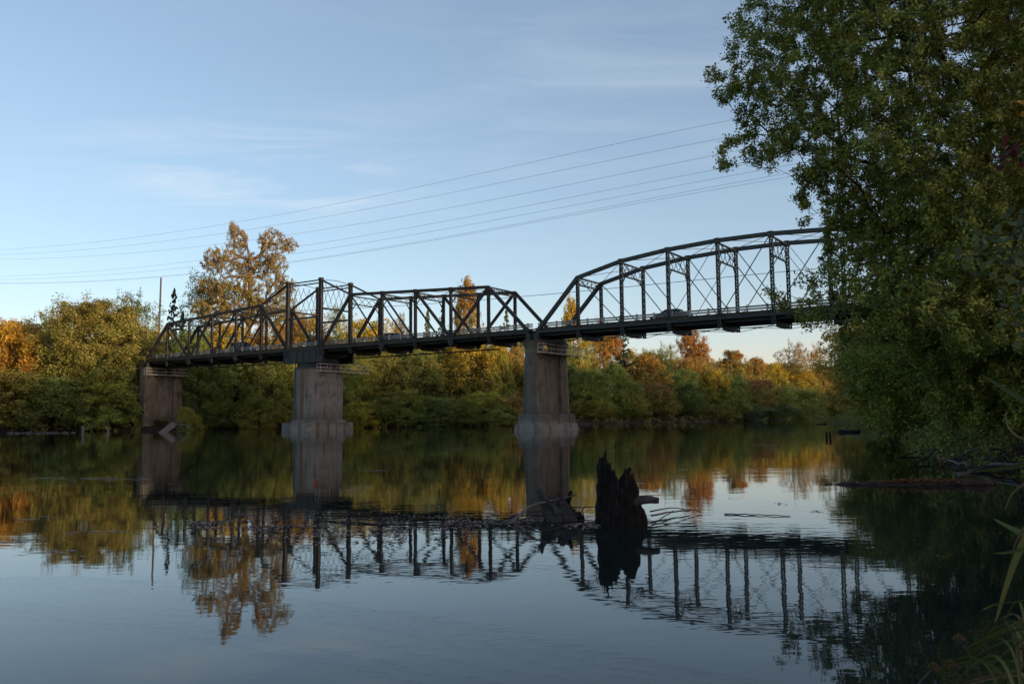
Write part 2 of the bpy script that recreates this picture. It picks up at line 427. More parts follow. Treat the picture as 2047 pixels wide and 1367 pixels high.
# unseen ridge added towards the sun, its crest shaped to shade the low parts
rs = np.linspace(-500, 900, 90); rw = MB()
sv = np.array([0.80, -0.60]); lv = np.array([0.60, 0.80]); vs = []; fs = []
for i, l in enumerate(rs):
    sref = float(np.interp(l, [28, 61, 78, 105, 200, 300], [-3, -130, -100, -110, -88, -94]))
    H = (12.5 + 9 * float(smooth((60 - l) / 30))) + math.tan(SUN_EL) * (700 - sref) + 1.2 * math.sin(l * .09) + 1.0 * math.sin(l * .23 + 1) + random.uniform(-.7, .7)
    for (s_, z_) in ((600, 0), (660, H * .7), (700, H), (770, H * .9), (980, 0)):
        q = sv * s_ + lv * l; vs.append((q[0], q[1], z_ - 1))
for i in range(len(rs) - 1):
    for k in range(4):
        a = i * 5 + k; fs.append((a, a + 1, a + 6, a + 5))
rw.add(vs, fs)
M['hill'] = surf('hill', [(0.3, (0.03, 0.045, 0.02)), (0.7, (0.06, 0.07, 0.03))], 0.05, 0.95)
hill = rw.build('added_shade_ridge', M['hill'], smooth=True); tag(hill, kind='structure')

# ------------------------------------------------------------------ the bridge
HEAD = 0.58919
ZP = 11.52                                   # height of the bottom pins
P0, TW, PP, GAP = 5.84, 3.41, 5.5434, 1.106
WS, WP = 5.865, 5.70
ORG = (-29.94, 120.08, 0)
def bw(t, R, z=0):
    return np.array([ORG[0] + t * math.cos(HEAD) + R * math.sin(HEAD), ORG[1] - t * math.sin(HEAD) + R * math.cos(HEAD), z])

def deck_parts(root, t0, t1, W, nodes, steel, rail_step=1.95, fish=True):
    d = MB(); d.box((t0, 0.34, 0.06), (t1, W - 0.34, 0.30)); d.build('deck', M['asphalt'], root)
    for y0, y1 in ((0.10, 0.335), (W - 0.335, W - 0.10)):
        c = MB(); c.box((t0, y0, 0.10), (t1, y1, 0.46)); c.build('curb', M['deck_edge'], root)
    s = MB()
    for k in range(6):
        y = 0.55 + k * (W - 1.1) / 5; s.box((t0 + .05, y - .07, -0.46), (t1 - .05, y + .07, 0.057))
        s.box((t0 + .05, y - .15, -0.50), (t1 - .05, y + .15, -0.463))
    s.build('stringers', steel, root)
    for t in nodes:
        fb = MB()
        zb = -1.12 if fish else -0.9
        v = []
        for x in (t - .10, t + .10):
            v += [(x, -.02, -0.30), (x, W + .02, -0.30), (x, W + .02, -0.62), (x, W - 1.3, zb), (x, 1.3, zb), (x, -.02, -0.62)]
        fb.add(v, [(0,1,2,3,4,5), (11,10,9,8,7,6), (0,6,7,1), (1,7,8,2), (2,8,9,3), (3,9,10,4), (4,10,11,5), (5,11,6,0)])
        fb.box((t - .24, 1.28, zb - .035), (t + .24, W - 1.28, zb - .003))
        fb.build('floor_beam', steel, root)
    for y in (0.52, W - 0.52):
        r = MB()
        for z in (0.64, 0.90):
            r.box((t0, y - .035, z), (t1, y + .035, z + .17))
        sgn = -1 if y < W / 2 else 1
        ro = r.build('guard_rail', M['rail_metal'], root)
        n = int((t1 - t0) / rail_step)
        for i in range(n):
            x = t0 + .6 + i * (t1 - t0 - 1.2) / (n - 1)
            q = MB(); q.box((x - .09, y + sgn * .038 - (.16 if sgn < 0 else 0), .30), (x + .09, y + sgn * .038 + (.16 if sgn > 0 else 0), 1.16))
            q.build('rail_post', M['rail_post'], ro)

def truss_span(name, label, bot, top, W, steel, members, kinds, chord=0.40, laced_top=False):
    pass

def member(root, name, p, q, w, h, steel, lace=False, pitch=.55, plate=.09):
    b = MB()
    if lace: b.laced(p, q, w, h, pitch, plate)
    else: b.bar(p, q, w, h)
    return b.build(name, steel, root)

def chord_obj(root, name, pts, w, h, steel, y):
    b = MB()
    for (x0, z0), (x1, z1) in zip(pts[:-1], pts[1:]):
        dx, dz = x1 - x0, z1 - z0; L = math.hypot(dx, dz); e = w * .22
        b.bar((x0 - dx / L * e, y, z0 - dz / L * e), (x1 + dx / L * e, y, z1 + dz / L * e), w, h + 0.006 * (len(b.v) % 2))
    for (x0, z0) in pts[1:-1]:
        b.box((x0 - w * .62, y - h / 2 - .035, z0 - w * .75), (x0 + w * .62, y + h / 2 + .035, z0 + w * .62))
    return b.build(name, steel, root)

def sway(root, t, zt, depth, W, steel, n=4, name='sway_frame', knee=True):
    b = MB()
    b.bar((t, 0.12, zt - .10), (t, W - .12, zt - .10), .22, .14, up=(0, 0, 1))
    if depth > 0.2:
        zl = zt - depth
        b.bar((t, 0.12, zl), (t, W - .12, zl), .18, .14, up=(0, 0, 1))
        for i in range(n):
            y0 = 0.2 + i * (W - .4) / n; y1 = 0.2 + (i + 1) * (W - .4) / n
            b.bar((t, y0, zt - .15), (t, y1, zl), .05, .05); b.bar((t + .05, y1, zt - .15), (t + .05, y0, zl), .05, .05)
        if knee:
            for y0, y1 in ((.15, 1.0), (W - .15, W - 1.0)):
                b.bar((t, y0, zl - 1.0), (t, y1, zl), .10, .10, up=(1, 0, 0))
    return b.build(name, steel, root)

def laterals(root, pts, W, steel, name='lateral_brace', r=.05):
    for (x0, z0), (x1, z1) in zip(pts[:-1], pts[1:]):
        b = MB(); b.bar((x0, .1, z0), (x1, W - .1, z1), r, r); b.bar((x0, W - .1, z0 - .06), (x1, .1, z1 - .06), r, r)
        b.build(name, steel, root)

# --- swing span
sw = empty('swing_span', ORG[:2] + (ZP,), -HEAD)
tag(sw, 'rusty dark truss swing span with a raised square tower over the round pier', 'bridge span', 'truss spans of the bridge')
RS = M['rust_steel']
tn = {s * n: s * (TW + (n - 1) * P0) for s in (-1, 1) for n in range(1, 8)}
hz = {1: 9.79, 2: 7.13, 3: 6.84, 4: 6.55, 5: 6.26, 6: 5.97}
deck_parts(sw, -tn[7] - .2, tn[7] + .2, WS, [tn[s * n] for s in (-1, 1) for n in range(1, 8)], RS)
for y in (0.0, WS):
    for s in (-1, 1):
        ch = [(tn[s * n], hz[n]) for n in range(2, 7)]
        chord_obj(sw, 'top_chord', ch, .36, .36, RS, y)
        member(sw, 'end_post', (tn[s * 6], y, hz[6]), (tn[s * 7], y, 0), .38, .34, RS)
        member(sw, 'tower_tie', (tn[s], y, hz[1]), (tn[s * 2], y, hz[2]), .2, .3, RS)
        b = MB(); b.laced((tn[s], y, -1.0), (tn[s], y, hz[1] + .15), .50, .46, .6, .13); b.box((tn[s] - .3, y - .27, hz[1] - .1), (tn[s] + .3, y + .27, hz[1] + .3))
        b.build('tower_post', RS, sw)
        for n in range(2, 7):
            thick = .36 if n == 2 else .30
            member(sw, 'vertical_post', (tn[s * n], y, -1.0), (tn[s * n], y, hz[n] - .1), thick + .04, .3, RS, True, .42, .10)
        member(sw, 'diagonal', (tn[s * 2], y, hz[2]), (tn[s], y, 0), .40, .3, RS, True, .5, .13)
        for a, c, wd in ((2, 3, .13), (3, 4, .2)):
            member(sw, 'diagonal', (tn[s * a], y, hz[a]), (tn[s * c], y, 0), wd, .2, RS)
        member(sw, 'diagonal', (tn[s * 4], y, hz[4]), (tn[s * 5], y, 0), .32, .28, RS)
        member(sw, 'diagonal', (tn[s * 6], y, hz[6]), (tn[s * 5], y, 0), .32, .28, RS)
        for n in (3, 5):
            g = MB(); g.add([(tn[s*n] - .5, y - .2, -.1), (tn[s*n] + .5, y - .2, -.1), (tn[s*n] + .18, y - .2, -.95), (tn[s*n] - .18, y - .2, -.95),
                             (tn[s*n] - .5, y + .2, -.1), (tn[s*n] + .5, y + .2, -.1), (tn[s*n] + .18, y + .2, -.95), (tn[s*n] - .18, y + .2, -.95)],
                            [(3,2,1,0),(4,5,6,7),(0,1,5,4),(1,2,6,5),(2,3,7,6),(3,0,4,7)])
            g.build('gusset', RS, sw)
    b = MB()
    for dy in (-.14, .14): b.box((-tn[7], y + dy - .035, -.17), (tn[7], y + dy + .035, .13))
    b.build('bottom_chord', RS, sw)
    for dz, nm_ in ((0, 'tower_strut'), (-.42, 'tower_strut')):
        member(sw, nm_, (-TW + .25, y, hz[1] + dz), (TW - .25, y, hz[1] + dz), .14, .22, RS)
    member(sw, 'tower_strut', (-TW + .25, y, 4.55), (TW - .25, y, 4.55), .24, .2, RS)
    g = MB(); g.box((-4.1, y - .13, -1.85), (4.1, y + .13, -.22)); 
    for k in range(7): g.box((-4.05 + k * 1.32, y - .2, -1.82), (-3.9 + k * 1.32, y + .2, -.25))
    g.box((-4.15, y - .24, -1.92), (4.15, y + .24, -1.853)); g.build('pivot_girder', M['blue_girder'], sw)
for s in (-1, 1):
    # tower cross frames
    t = tn[s]; b = MB()
    b.bar((t, .2, 5.75), (t, WS - .2, 5.75), .34, .2, up=(0, 0, 1))
    n = 5
    for i in range(n):
        y0 = .25 + i * (WS - .5) / n; y1 = y0 + (WS - .5) / n
        b.bar((t, y0, 5.8), (t, min(y0 + 1.7, WS - .25), 9.5), .045, .045); b.bar((t + .05, y1, 5.8), (t + .05, max(y1 - 1.7, .25), 9.5), .045, .045)
    pts = [(t, .2 + (WS - .4) * k / 8, hz[1] - .05 + .25 * math.sin(math.pi * k / 8)) for k in range(9)]
    b.tube(pts, .045, 5); b.build('tower_bracing', RS, sw)
    for n in range(2, 6):
        sway(sw, tn[s * n], hz[n] - .08, .75 if n > 2 else 1.2, WS, RS, 4)
    laterals(sw, [(tn[s * n], hz[n] + .05) for n in range(2, 7)], WS, RS)
    pf = MB()
    for dz in (0, .75):
        x = tn[s * 6] + s * dz * P0 / hz[6]; pf.bar((x, .15, hz[6] - dz), (x, WS - .15, hz[6] - dz), .14, .2)
    for i in range(5):
        y0 = .2 + i * (WS - .4) / 5; y1 = y0 + (WS - .4) / 5
        xa, xb = tn[s * 6], tn[s * 6] + s * .75 * P0 / hz[6]
        pf.bar((xa, y0, hz[6]), (xb, y1, hz[6] - .75), .06, .06); pf.bar((xa, y1, hz[6]), (xb, y0, hz[6] - .75), .06, .06)
    pf.build('portal_frame', RS, sw)
dr = MB()
dr.tube([(0, WS / 2, -2.55), (0, WS / 2, -1.0)], 3.0, 40); dr.tube([(0, WS / 2, -2.70), (0, WS / 2, -2.56)], 3.25, 40)
dr.build('turntable_drum', M['blue_girder'], sw)
b = MB(); b.tube([(-30, WS + .35, -1.15), (30, WS + .35, -1.15)], .09, 6); b.build('conduit', RS, sw)

# --- Parker span
T0 = tn[7] + GAP; 
pk = empty('parker_span', tuple(bw(T0, 0.03)[:2]) + (ZP,), -HEAD)
pk.name = 'arched_truss_span'
tag(pk, 'dark green arched truss span with lattice posts reaching the right bank', 'bridge span', 'truss spans of the bridge')
TS = M['teal_steel']
kz = [0, 5.87, 7.164, 7.778, 8.08, 8.08, 7.778, 7.164, 5.87, 0]
kt = [i * PP for i in range(10)]
deck_parts(pk, -.2, kt[9] + .2, WP, kt, TS)
for y in (0.0, WP):
    chord_obj(pk, 'top_chord', [(kt[i], kz[i]) for i in range(1, 9)], .40, .42, TS, y)
    member(pk, 'end_post', (kt[0], y, 0), (kt[1], y, kz[1]), .42, .40, TS)
    member(pk, 'end_post', (kt[9], y, 0), (kt[8], y, kz[8]), .42, .40, TS)
    for i in range(1, 9):
        member(pk, 'vertical_post', (kt[i], y, -1.05), (kt[i], y, kz[i] - .1), .36, .3, TS, True, .34, .085)
    for (a, c) in ((1, 2), (2, 3), (3, 4), (4, 5)):
        member(pk, 'diagonal', (kt[a], y + .08, kz[a]), (kt[c], y + .08, 0), .09, .05, TS)
        member(pk, 'diagonal', (kt[9 - a], y - .08, kz[a]), (kt[9 - c], y - .08, 0), .09, .05, TS)
    for (a, c) in ((4, 3), (5, 6)):
        member(pk, 'counter_rod', (kt[a], y, kz[a]), (kt[c], y, 0), .05, .05, TS)
    b = MB()
    for dy in (-.14, .14): b.box((kt[0], y + dy - .035, -.17), (kt[9], y + dy + .035, .13))
    b.build('bottom_chord', TS, pk)
for i, dp in ((2, 1.5), (3, 1.95), (4, 2.0), (5, 2.0), (6, 1.95), (7, 1.5)):
    sway(pk, kt[i], kz[i] - .1, dp, WP, TS, 4)
laterals(pk, [(kt[i], kz[i] + .05) for i in range(1, 9)], WP, TS, r=.045)
for e, d0 in ((0, 1), (9, -1)):
    a = 1 if e == 0 else 8; pf = MB(); xa = kt[a]; xb = kt[a] - d0 * .62 * PP / kz[1]
    pf.bar((xa, .15, kz[1]), (xa, WP - .15, kz[1]), .14, .2); pf.bar((xb, .15, kz[1] - .62), (xb, WP - .15, kz[1] - .62), .14, .2)
    for i in range(5):
        y0 = .2 + i * (WP - .4) / 5; y1 = y0 + (WP - .4) / 5
        pf.bar((xa, y0, kz[1]), (xb, y1, kz[1] - .62), .07, .06); pf.bar((xa, y1, kz[1]), (xb, y0, kz[1] - .62), .07, .06)
    pf.build('portal_frame', TS, pk)
laterals(pk, [(kt[i], -1.0) for i in range(0, 10)], WP, TS, name='bottom_lateral', r=.05)
b = MB(); pts = []
for i in range(10):
    pts.append((kt[i], -.25, -1.25)); 
b.tube(pts, .05, 5); b.build('conduit', TS, pk)

# --- approach spans at both ends
def approach(name, label, ta, tb, W):
    e = empty(name, tuple(bw(ta, 0)[:2]) + (ZP,), -HEAD); tag(e, label, 'bridge span', 'approach spans')
    L = tb - ta
    d = MB(); d.box((0, .3, .06), (L, W - .3, .30)); d.build('deck', M['asphalt'], e)
    g = MB()
    for k in range(4): g.box((0, .45 + k * (W - 1.1) / 3, -.95), (L, .65 + k * (W - 1.1) / 3, .057))
    g.build('girders', M['teal_steel'], e)
    for y in (.42, W - .42):
        r = MB()
        for z in (.64, .90): r.box((0, y - .035, z), (L, y + .035, z + .17))
        ro = r.build('guard_rail', M['rail_metal'], e)
        for i in range(int(L / 2)):
            q = MB(); q.box((.5 + i * 2, y + .037, .302), (.68 + i * 2, y + .2, 1.16)); q.build('rail_post', M['rail_post'], ro)
    tr = MB()
    for x in (L * .33, L * .66):
        for y in (.6, W - .6): 
            tr.bar((x, y, -9.5), (x, y, -1.1), .45, .45)
        tr.bar((x, .2, -1.17), (x, W - .2, -1.17), .42, .4)
    tr.build('bent', M['concrete'], e)
approach('approach_span', 'plain approach deck leaving the left truss end into the trees', -tn[7] - 27, -tn[7] - .35, WS)
approach('approach_span', 'plain approach deck beyond the arched truss hidden by the big right tree', T0 + kt[9] + .35, T0 + kt[9] + 36, WP)

# ------------------------------------------------------------------ piers
def wall_pier(t, label, ztop=10.45, base=True):
    e = empty('bridge_pier', tuple(bw(t, WS / 2)[:2]) + (0,), -HEAD)
    tag(e, label, 'pier', 'concrete piers of the bridge')
    hw = 3.55
    b = MB()
    def frust(x0, x1, y0, y1, za, zb, fx=0.0, fy=0.0, mb=b):
        mb.add([(x0 - fx, y0 - fy, za), (x1 + fx, y0 - fy, za), (x1 + fx, y1 + fy, za), (x0 - fx, y1 + fy, za), (x0, y0, zb), (x1, y0, zb), (x1, y1, zb), (x0, y1, zb)],
               [(3,2,1,0),(4,5,6,7),(0,1,5,4),(1,2,6,5),(2,3,7,6),(3,0,4,7)])
    for s in (-1, 1):   # two tapering shafts, rounded with eight sides
        cx = s * (hw - .85); ns = 12
        vv = []; ff = []
        for z, r in ((-2.5, 1.42), (2.0, 1.22), (ztop - .9, .98), (ztop - .55, 1.1), (ztop - .1, 1.3)):
            for k in range(ns):
                a = 2 * math.pi * (k + .5) / ns
                ca, sa = math.cos(a), math.sin(a); q = max(abs(ca), abs(sa)) ** .55
                vv.append((ca / q * r * .95, cx + s * .12 * (ztop - z) / ztop + sa / q * r * .9, z))
        for i in range(4):
            for k in range(ns):
                ff.append((i * ns + k, i * ns + (k + 1) % ns, (i + 1) * ns + (k + 1) % ns, (i + 1) * ns + k))
        ff.append(tuple(4 * ns + k for k in range(ns)))
        sh = MB(); sh.add(vv, ff); sh.build('pier_shaft', M['concrete'], e)
    w = MB(); frust(-.52, .52, -hw + 1.2, hw - 1.2, -2.5, ztop - 1.0, .12, 0, w); w.build('web_wall', M['concrete'], e)
    c = MB(); frust(-1.05, 1.05, -hw - .1, hw + .1, ztop - .098, ztop + .12, -.12, -.15, c); c.build('pier_cap', M['concrete'], e)
    if base:
        p_ = MB(); frust(-1.75, 1.75, -hw - .75, hw + .75, -2.0, .75, .35, .35, p_); frust(-1.45, 1.45, -hw - .45, hw + .45, .753, 1.9, .1, .1, p_)
        p_.build('plinth', M['pale_concrete'], e)
    for y in (-WS / 2, WS / 2):
        for x in (-.55, .55):
            s_ = MB(); s_.box((x - .3, y - .3, ztop + .123), (x + .3, y + .3, ZP - .2)); s_.build('bearing', M['teal_steel'], e)
    return e
def catwalk(parent, x, y0, y1, z, w=.8):
    f = MB(); f.box((x, y0, z - .12), (x + w, y1, z)); c = f.build('catwalk', M['rail_post'], parent)
    r = MB()
    for xx in (x + .04, x + w - .04):
        for dz in (.5, 1.0): r.bar((xx, y0, z + dz), (xx, y1, z + dz), .055, .055, up=(0, 0, 1))
        n = 5
        for i in range(n + 1):
            y = y0 + .03 + (y1 - y0 - .06) * i / n; r.bar((xx, y, z + .003), (xx, y, z + 1.03), .05, .05)
    for dz in (.5, 1.0):
        for y in (y0 + .03, y1 - .03): r.bar((x + .05, y, z + dz), (x + w - .05, y, z + dz), .05, .05, up=(0, 0, 1))
    r.build('railing', M['rail_post'], c)
    br = MB()
    for y in np.linspace(y0 + .8, y1 - .8, 4): br.bar((x - .15, y, z - .9), (x + w - .1, y, z - .13), .08, .08)
    br.build('bracket', M['teal_steel'], c)
    return c
pr = wall_pier(tn[7] + GAP / 2, 'tall dark concrete pier with tapered shafts between the swing span and the arched span')
catwalk(pr, 1.0, -3.6, 5.4, 9.1)
pl = wall_pier(-tn[7], 'orange stained concrete pier on the far bank at the left end of the swing span', base=False)
catwalk(pl, 1.0, -3.9, 4.9, 9.3)
wall_pier(T0 + kt[9], 'concrete pier on the near bank behind the big right tree', base=True)

pc = empty('bridge_pier', tuple(bw(0, WS / 2)[:2]) + (0,), -HEAD)
tag(pc, 'round pale concrete pivot pier standing in the river under the tower', 'pier', 'concrete piers of the bridge')
b = MB(); b.tube([(0, 0, 1.45), (0, 0, 8.55)], 3.5, 64, cap=True); sh = b.build('pier_shaft', M['pale_concrete'], pc)
b = MB(); b.tube([(0, 0, 8.553), (0, 0, 8.80)], 3.42, 48); b.build('pier_cap', M['concrete'], pc)
def slab(mb, r, z0, z1, n=10, fl=.15):
    vv = []
    for z, rr in ((z0, r + fl), (z1, r)):
        for k in range(n):
            a = 2 * math.pi * (k + .5) / n + HEAD; vv.append((rr * math.cos(a), rr * math.sin(a), z))
    mb.add(vv, [tuple(range(n - 1, -1, -1)), tuple(range(n, 2 * n))] + [(k, (k + 1) % n, n + (k + 1) % n, n + k) for k in range(n)])
b = MB(); slab(b, 5.05, -2, 1.05, 10, .12); slab(b, 3.85, 1.053, 1.5, 16, .1); b.build('plinth', M['pale_concrete'], pc)
catwalk(pc, 3.05, -3.3, 6.6, 8.35)
b = MB(); b.bar((-.9, -3.62, .9), (-.9, -3.62, 10.6), .10, .10); b.build('pipe', M['teal_steel'], pc)
b = MB()
for k in range(12):
    a = 2 * math.pi * k / 12; b.box((3.0 * math.cos(a) - .14, 3.0 * math.sin(a) - .14, 8.802), (3.0 * math.cos(a) + .14, 3.0 * math.sin(a) + .14, 8.83))
b.build('bearing', M['teal_steel'], pc)

# ------------------------------------------------------------------ cars on the deck
def car(t, R, label, paint, sedan=True, rev=False):
    e = empty('parked_car' if False else 'car', tuple(bw(t, R)[:2]) + (ZP + .30,), -HEAD + (math.pi if rev else 0))
    tag(e, label, 'car', 'cars crossing the bridge')
    prof = [(-2.2, .35), (-2.25, .75), (-2.1, .95), (-1.2, 1.0), (-.75, 1.02), (.95, 1.02), (1.5, .95), (2.15, .78), (2.25, .5), (2.15, .32)]
    if not sedan: prof = [(-2.2, .38), (-2.28, .9), (-2.15, 1.1), (-1.6, 1.12), (-.8, 1.12), (.95, 1.12), (1.5, 1.05), (2.2, .9), (2.28, .55), (2.15, .36)]
    def ext(pf, w, w2=None):
        n = len(pf); b = MB(); w2 = w2 or [w] * n
        b.add([(x, -ww, z) for (x, z), ww in zip(pf, w2)] + [(x, ww, z) for (x, z), ww in zip(pf, w2)],
              [tuple(range(n)), tuple(range(2 * n - 1, n - 1, -1))] + [(i, i + n, (i + 1) % n + n, (i + 1) % n) for i in range(n)])
        return b
    bo = ext(prof, .88, [.86, .88, .86, .88, .88, .88, .86, .82, .82, .84]).build('body', M[paint], e)
    zb = 1.02 if sedan else 1.12; zt = 1.44 if sedan else 1.72
    cab = [(-1.55 if sedan else -2.0, zb), (-1.0 if sedan else -1.75, zt - .02), (.1, zt), (.45, zt - .03), (1.15, zb)]
    g = MB(); n = 5
    wb, wt = .80, .64
    ws = [wb, wt, wt, wt, wb]
    g.add([(x, -a, z + .001) for (x, z), a in zip(cab, ws)] + [(x, a, z + .001) for (x, z), a in zip(cab, ws)],
          [tuple(range(n)), tuple(range(2 * n - 1, n - 1, -1))] + [(i, i + n, (i + 1) % n + n, (i + 1) % n) for i in range(n)])
    g.build('windows', M['car_glass'], e)
    rf = MB(); rf.box((cab[1][0] - .05, -.68, zt), (cab[3][0] + .05, .68, zt + .045))
    for xx in (-.35,): 
        for s in (-1, 1): rf.bar((xx, s * .815, zb), (xx, s * .66, zt), .07, .03)
    for (a, bb) in ((cab[0], cab[1]), (cab[4], cab[3])):
        for s in (-1, 1): rf.bar((a[0], s * .80, a[1]), (bb[0], s * .655, bb[1] + .02), .07, .05)
    rf.build('roof', M[paint], e)
    for x in (-1.35, 1.38):
        for s in (-1, 1):
            w_ = MB(); w_.tube([(x, s * .70, .33), (x, s * .90, .33)], .33, 18); wo = w_.build('wheel', M['tyre'], e)
            h_ = MB(); h_.tube([(x, s * .90, .33), (x, s * .915, .33)], .19, 12); h_.build('rim', M['rail_metal'], wo)
    for s in (-1, 1):
        l_ = MB(); l_.box((2.2, s * .62 - .16, .62), (2.262, s * .62 + .16, .74)); l_.build('headlight', M['lamp_lens'], e)
car(-15.6, 1.7, 'slate grey car crossing the left arm of the swing span', 'car_slate', False)
car(13.0, 4.1, 'blue car seen behind the guard rail just right of the tower', 'car_blue', True, True)
car(T0 + 2.75 * PP, 3.9, 'black car on the arched span with only its roof above the rail', 'car_black', True, True)

# ------------------------------------------------------------------ utility pole and wires
pb, ptp = at(316, 716, 152), at(322, 555, 152)
pe = empty('utility_pole', (pb[0], pb[1], 3.0)); tag(pe, 'bare leaning wooden pole rising beside the left end of the bridge', 'utility pole')
b = MB(); q0 = np.array([pb[0] - .1 - pe.location.x, 0, -2.0]); q1 = np.array([ptp[0] - pe.location.x, 0, ptp[2] - 3.0])
b.tube([q0, q0 * .5 + q1 * .5, q1], [.22, .19, .15], 10); b.build('pole', M['pole_wood'], pe)
b = MB()
for k in range(6):
    c = q0 * (1 - (.3 + k * .02)) + q1 * (.3 + k * .02); b.bar(c + np.array((-.35, 0, 0)), c + np.array((.35, 0, 0)), .03, .03, up=(0, 0, 1))
b.build('step', M['cable'], pe)
WIRES = [
 ('topmost thin wire of the lines crossing the sky', [(0,500),(244,477),(500,438.5),(749,393),(1000,342.5),(1250,278),(1450,245)]),
 ('second wire from the top of the lines crossing the sky', [(0,510),(244,491),(500,458),(749,416),(1000,368.5),(1250,310),(1422,283)]),
 ('third wire from the top of the lines crossing the sky', [(0,519),(244,507),(500,480),(749,443),(1000,397),(1250,345),(1416,314)]),
 ('fourth wire from the top of the lines crossing the sky', [(0,552.5),(244,538),(598,492),(749,467),(1000,423),(1250,373),(1500,327)]),
 ('fifth wire from the top of the lines crossing the sky', [(0,559),(244,547),(573,510),(749,480),(1000,441),(1250,389),(1500,345)]),
 ('sixth wire from the top, twinned with the lowest one', [(0,566),(244,558),(573,523),(749,499),(1000,456),(1250,404),(1500,361)]),
 ('lowest wire of the lines crossing the sky', [(0,567),(244,559.5),(573,525),(749,501),(1000,459),(1250,409),(1500,368)]),
 ('dark cable running low behind the truss tops from the leaning pole', [(323,622),(500,622),(700,619),(895,603),(1050,591),(1145,585),(1350,565),(1500,549)])]
for i, (lab, pts) in enumerate(WIRES):
    pts = np.array(pts, float); X = pts[:, 0]
    co = np.polyfit(X, pts[:, 1], 3 if len(X) > 5 else 2)
    xs = np.linspace(-330 if i < 7 else 322, 1800, 60)
    ys = np.polyval(co, xs)
    if i < 7:   # keep the ends straight beyond the measured stretch
        k0 = np.polyval(np.polyder(co), 0); k1 = np.polyval(np.polyder(co), 1430)
        ys = np.where(xs < 0, np.polyval(co, 0) + (xs) * k0, ys); ys = np.where(xs > 1430, np.polyval(co, 1430) + (xs - 1430) * k1, ys)
    k = 1.24 + .012 * i if i < 7 else 1.0
    P3 = []
    for x, y in zip(xs, ys):
        Y = 256700 / (x + 1550) * k if i < 7 else 1 / ((1 / 152.0) + (x - 322) / (1800 - 322) * (1 / 88.0 - 1 / 152.0))
        P3.append(at(x, y, Y))
    b = MB(); P3 = np.array(P3); o3 = P3[0].copy()
    b.tube(P3 - o3, .018 if i < 7 else .035, 5); o = b.build('power_line', M['cable']); o.location = o3
    tag(o, lab, 'wire', 'power lines over the river')

# ------------------------------------------------------------------ trees
def grow(base, attractors, r, trunk_top=None, seg=.5, bias=.55, twig=.006, power=2.35):
    """branch skeleton: every attractor (twig end) is joined to the nearest wood already grown, nearest first"""
    A = np.asarray(attractors, float); base = np.asarray(base, float)
    nodes = [base]; parent = [-1]
    if trunk_top is not None:
        for q in trunk_top:
            q = np.asarray(q, float); a = nodes[-1]; k = max(1, int(np.linalg.norm(q - a) / seg))
            for j in range(1, k + 1):
                nodes.append(a + (q - a) * j / k + r.normal(size=3) * .04); parent.append(len(nodes) - 2)
    cap = len(A) * 9 + 4000
    NP = np.zeros((cap, 3)); NP[:len(nodes)] = nodes; n = len(nodes); parent = parent + [0] * (cap - n)
    D0 = np.linalg.norm(A - np.array(nodes[-1]), axis=1) * .8 + np.linalg.norm(A - base, axis=1) * .2
    order = np.argsort(D0 * (1 + .15 * r.normal(size=len(A))))
    pathlen = np.zeros(cap)
    for i in range(1, n): pathlen[i] = pathlen[parent[i]] + np.linalg.norm(NP[i] - NP[parent[i]])
    tips = []
    for ai in order:
        a = A[ai]; d = np.linalg.norm(NP[:n] - a, axis=1)
        j = int(np.argmin(d + .18 * pathlen[:n]))
        p = NP[j]; L = d[j]; k = max(1, int(math.ceil(L / seg)))
        if n + k >= cap: break
        prev = j
        grav = np.array((0, 0, .10 * L))
        for s in range(1, k + 1):
            f = s / k
            q = p + (a - p) * f + grav * math.sin(math.pi * f) + (r.normal(size=3) * .05 * L * .4 if s < k else 0)
            NP[n] = q; parent[n] = prev; pathlen[n] = pathlen[prev] + np.linalg.norm(q - NP[prev]); prev = n; n += 1
        tips.append(prev)
    NP = NP[:n]; parent = np.array(parent[:n]); w = np.zeros(n)
    kids = np.zeros(n, int); np.add.at(kids, parent[1:], 1)
    w[kids == 0] = twig ** power
    for i in range(n - 1, 0, -1): w[parent[i]] += w[i]     # children always come after parents
    return NP, parent, w ** (1 / power), np.array(tips)

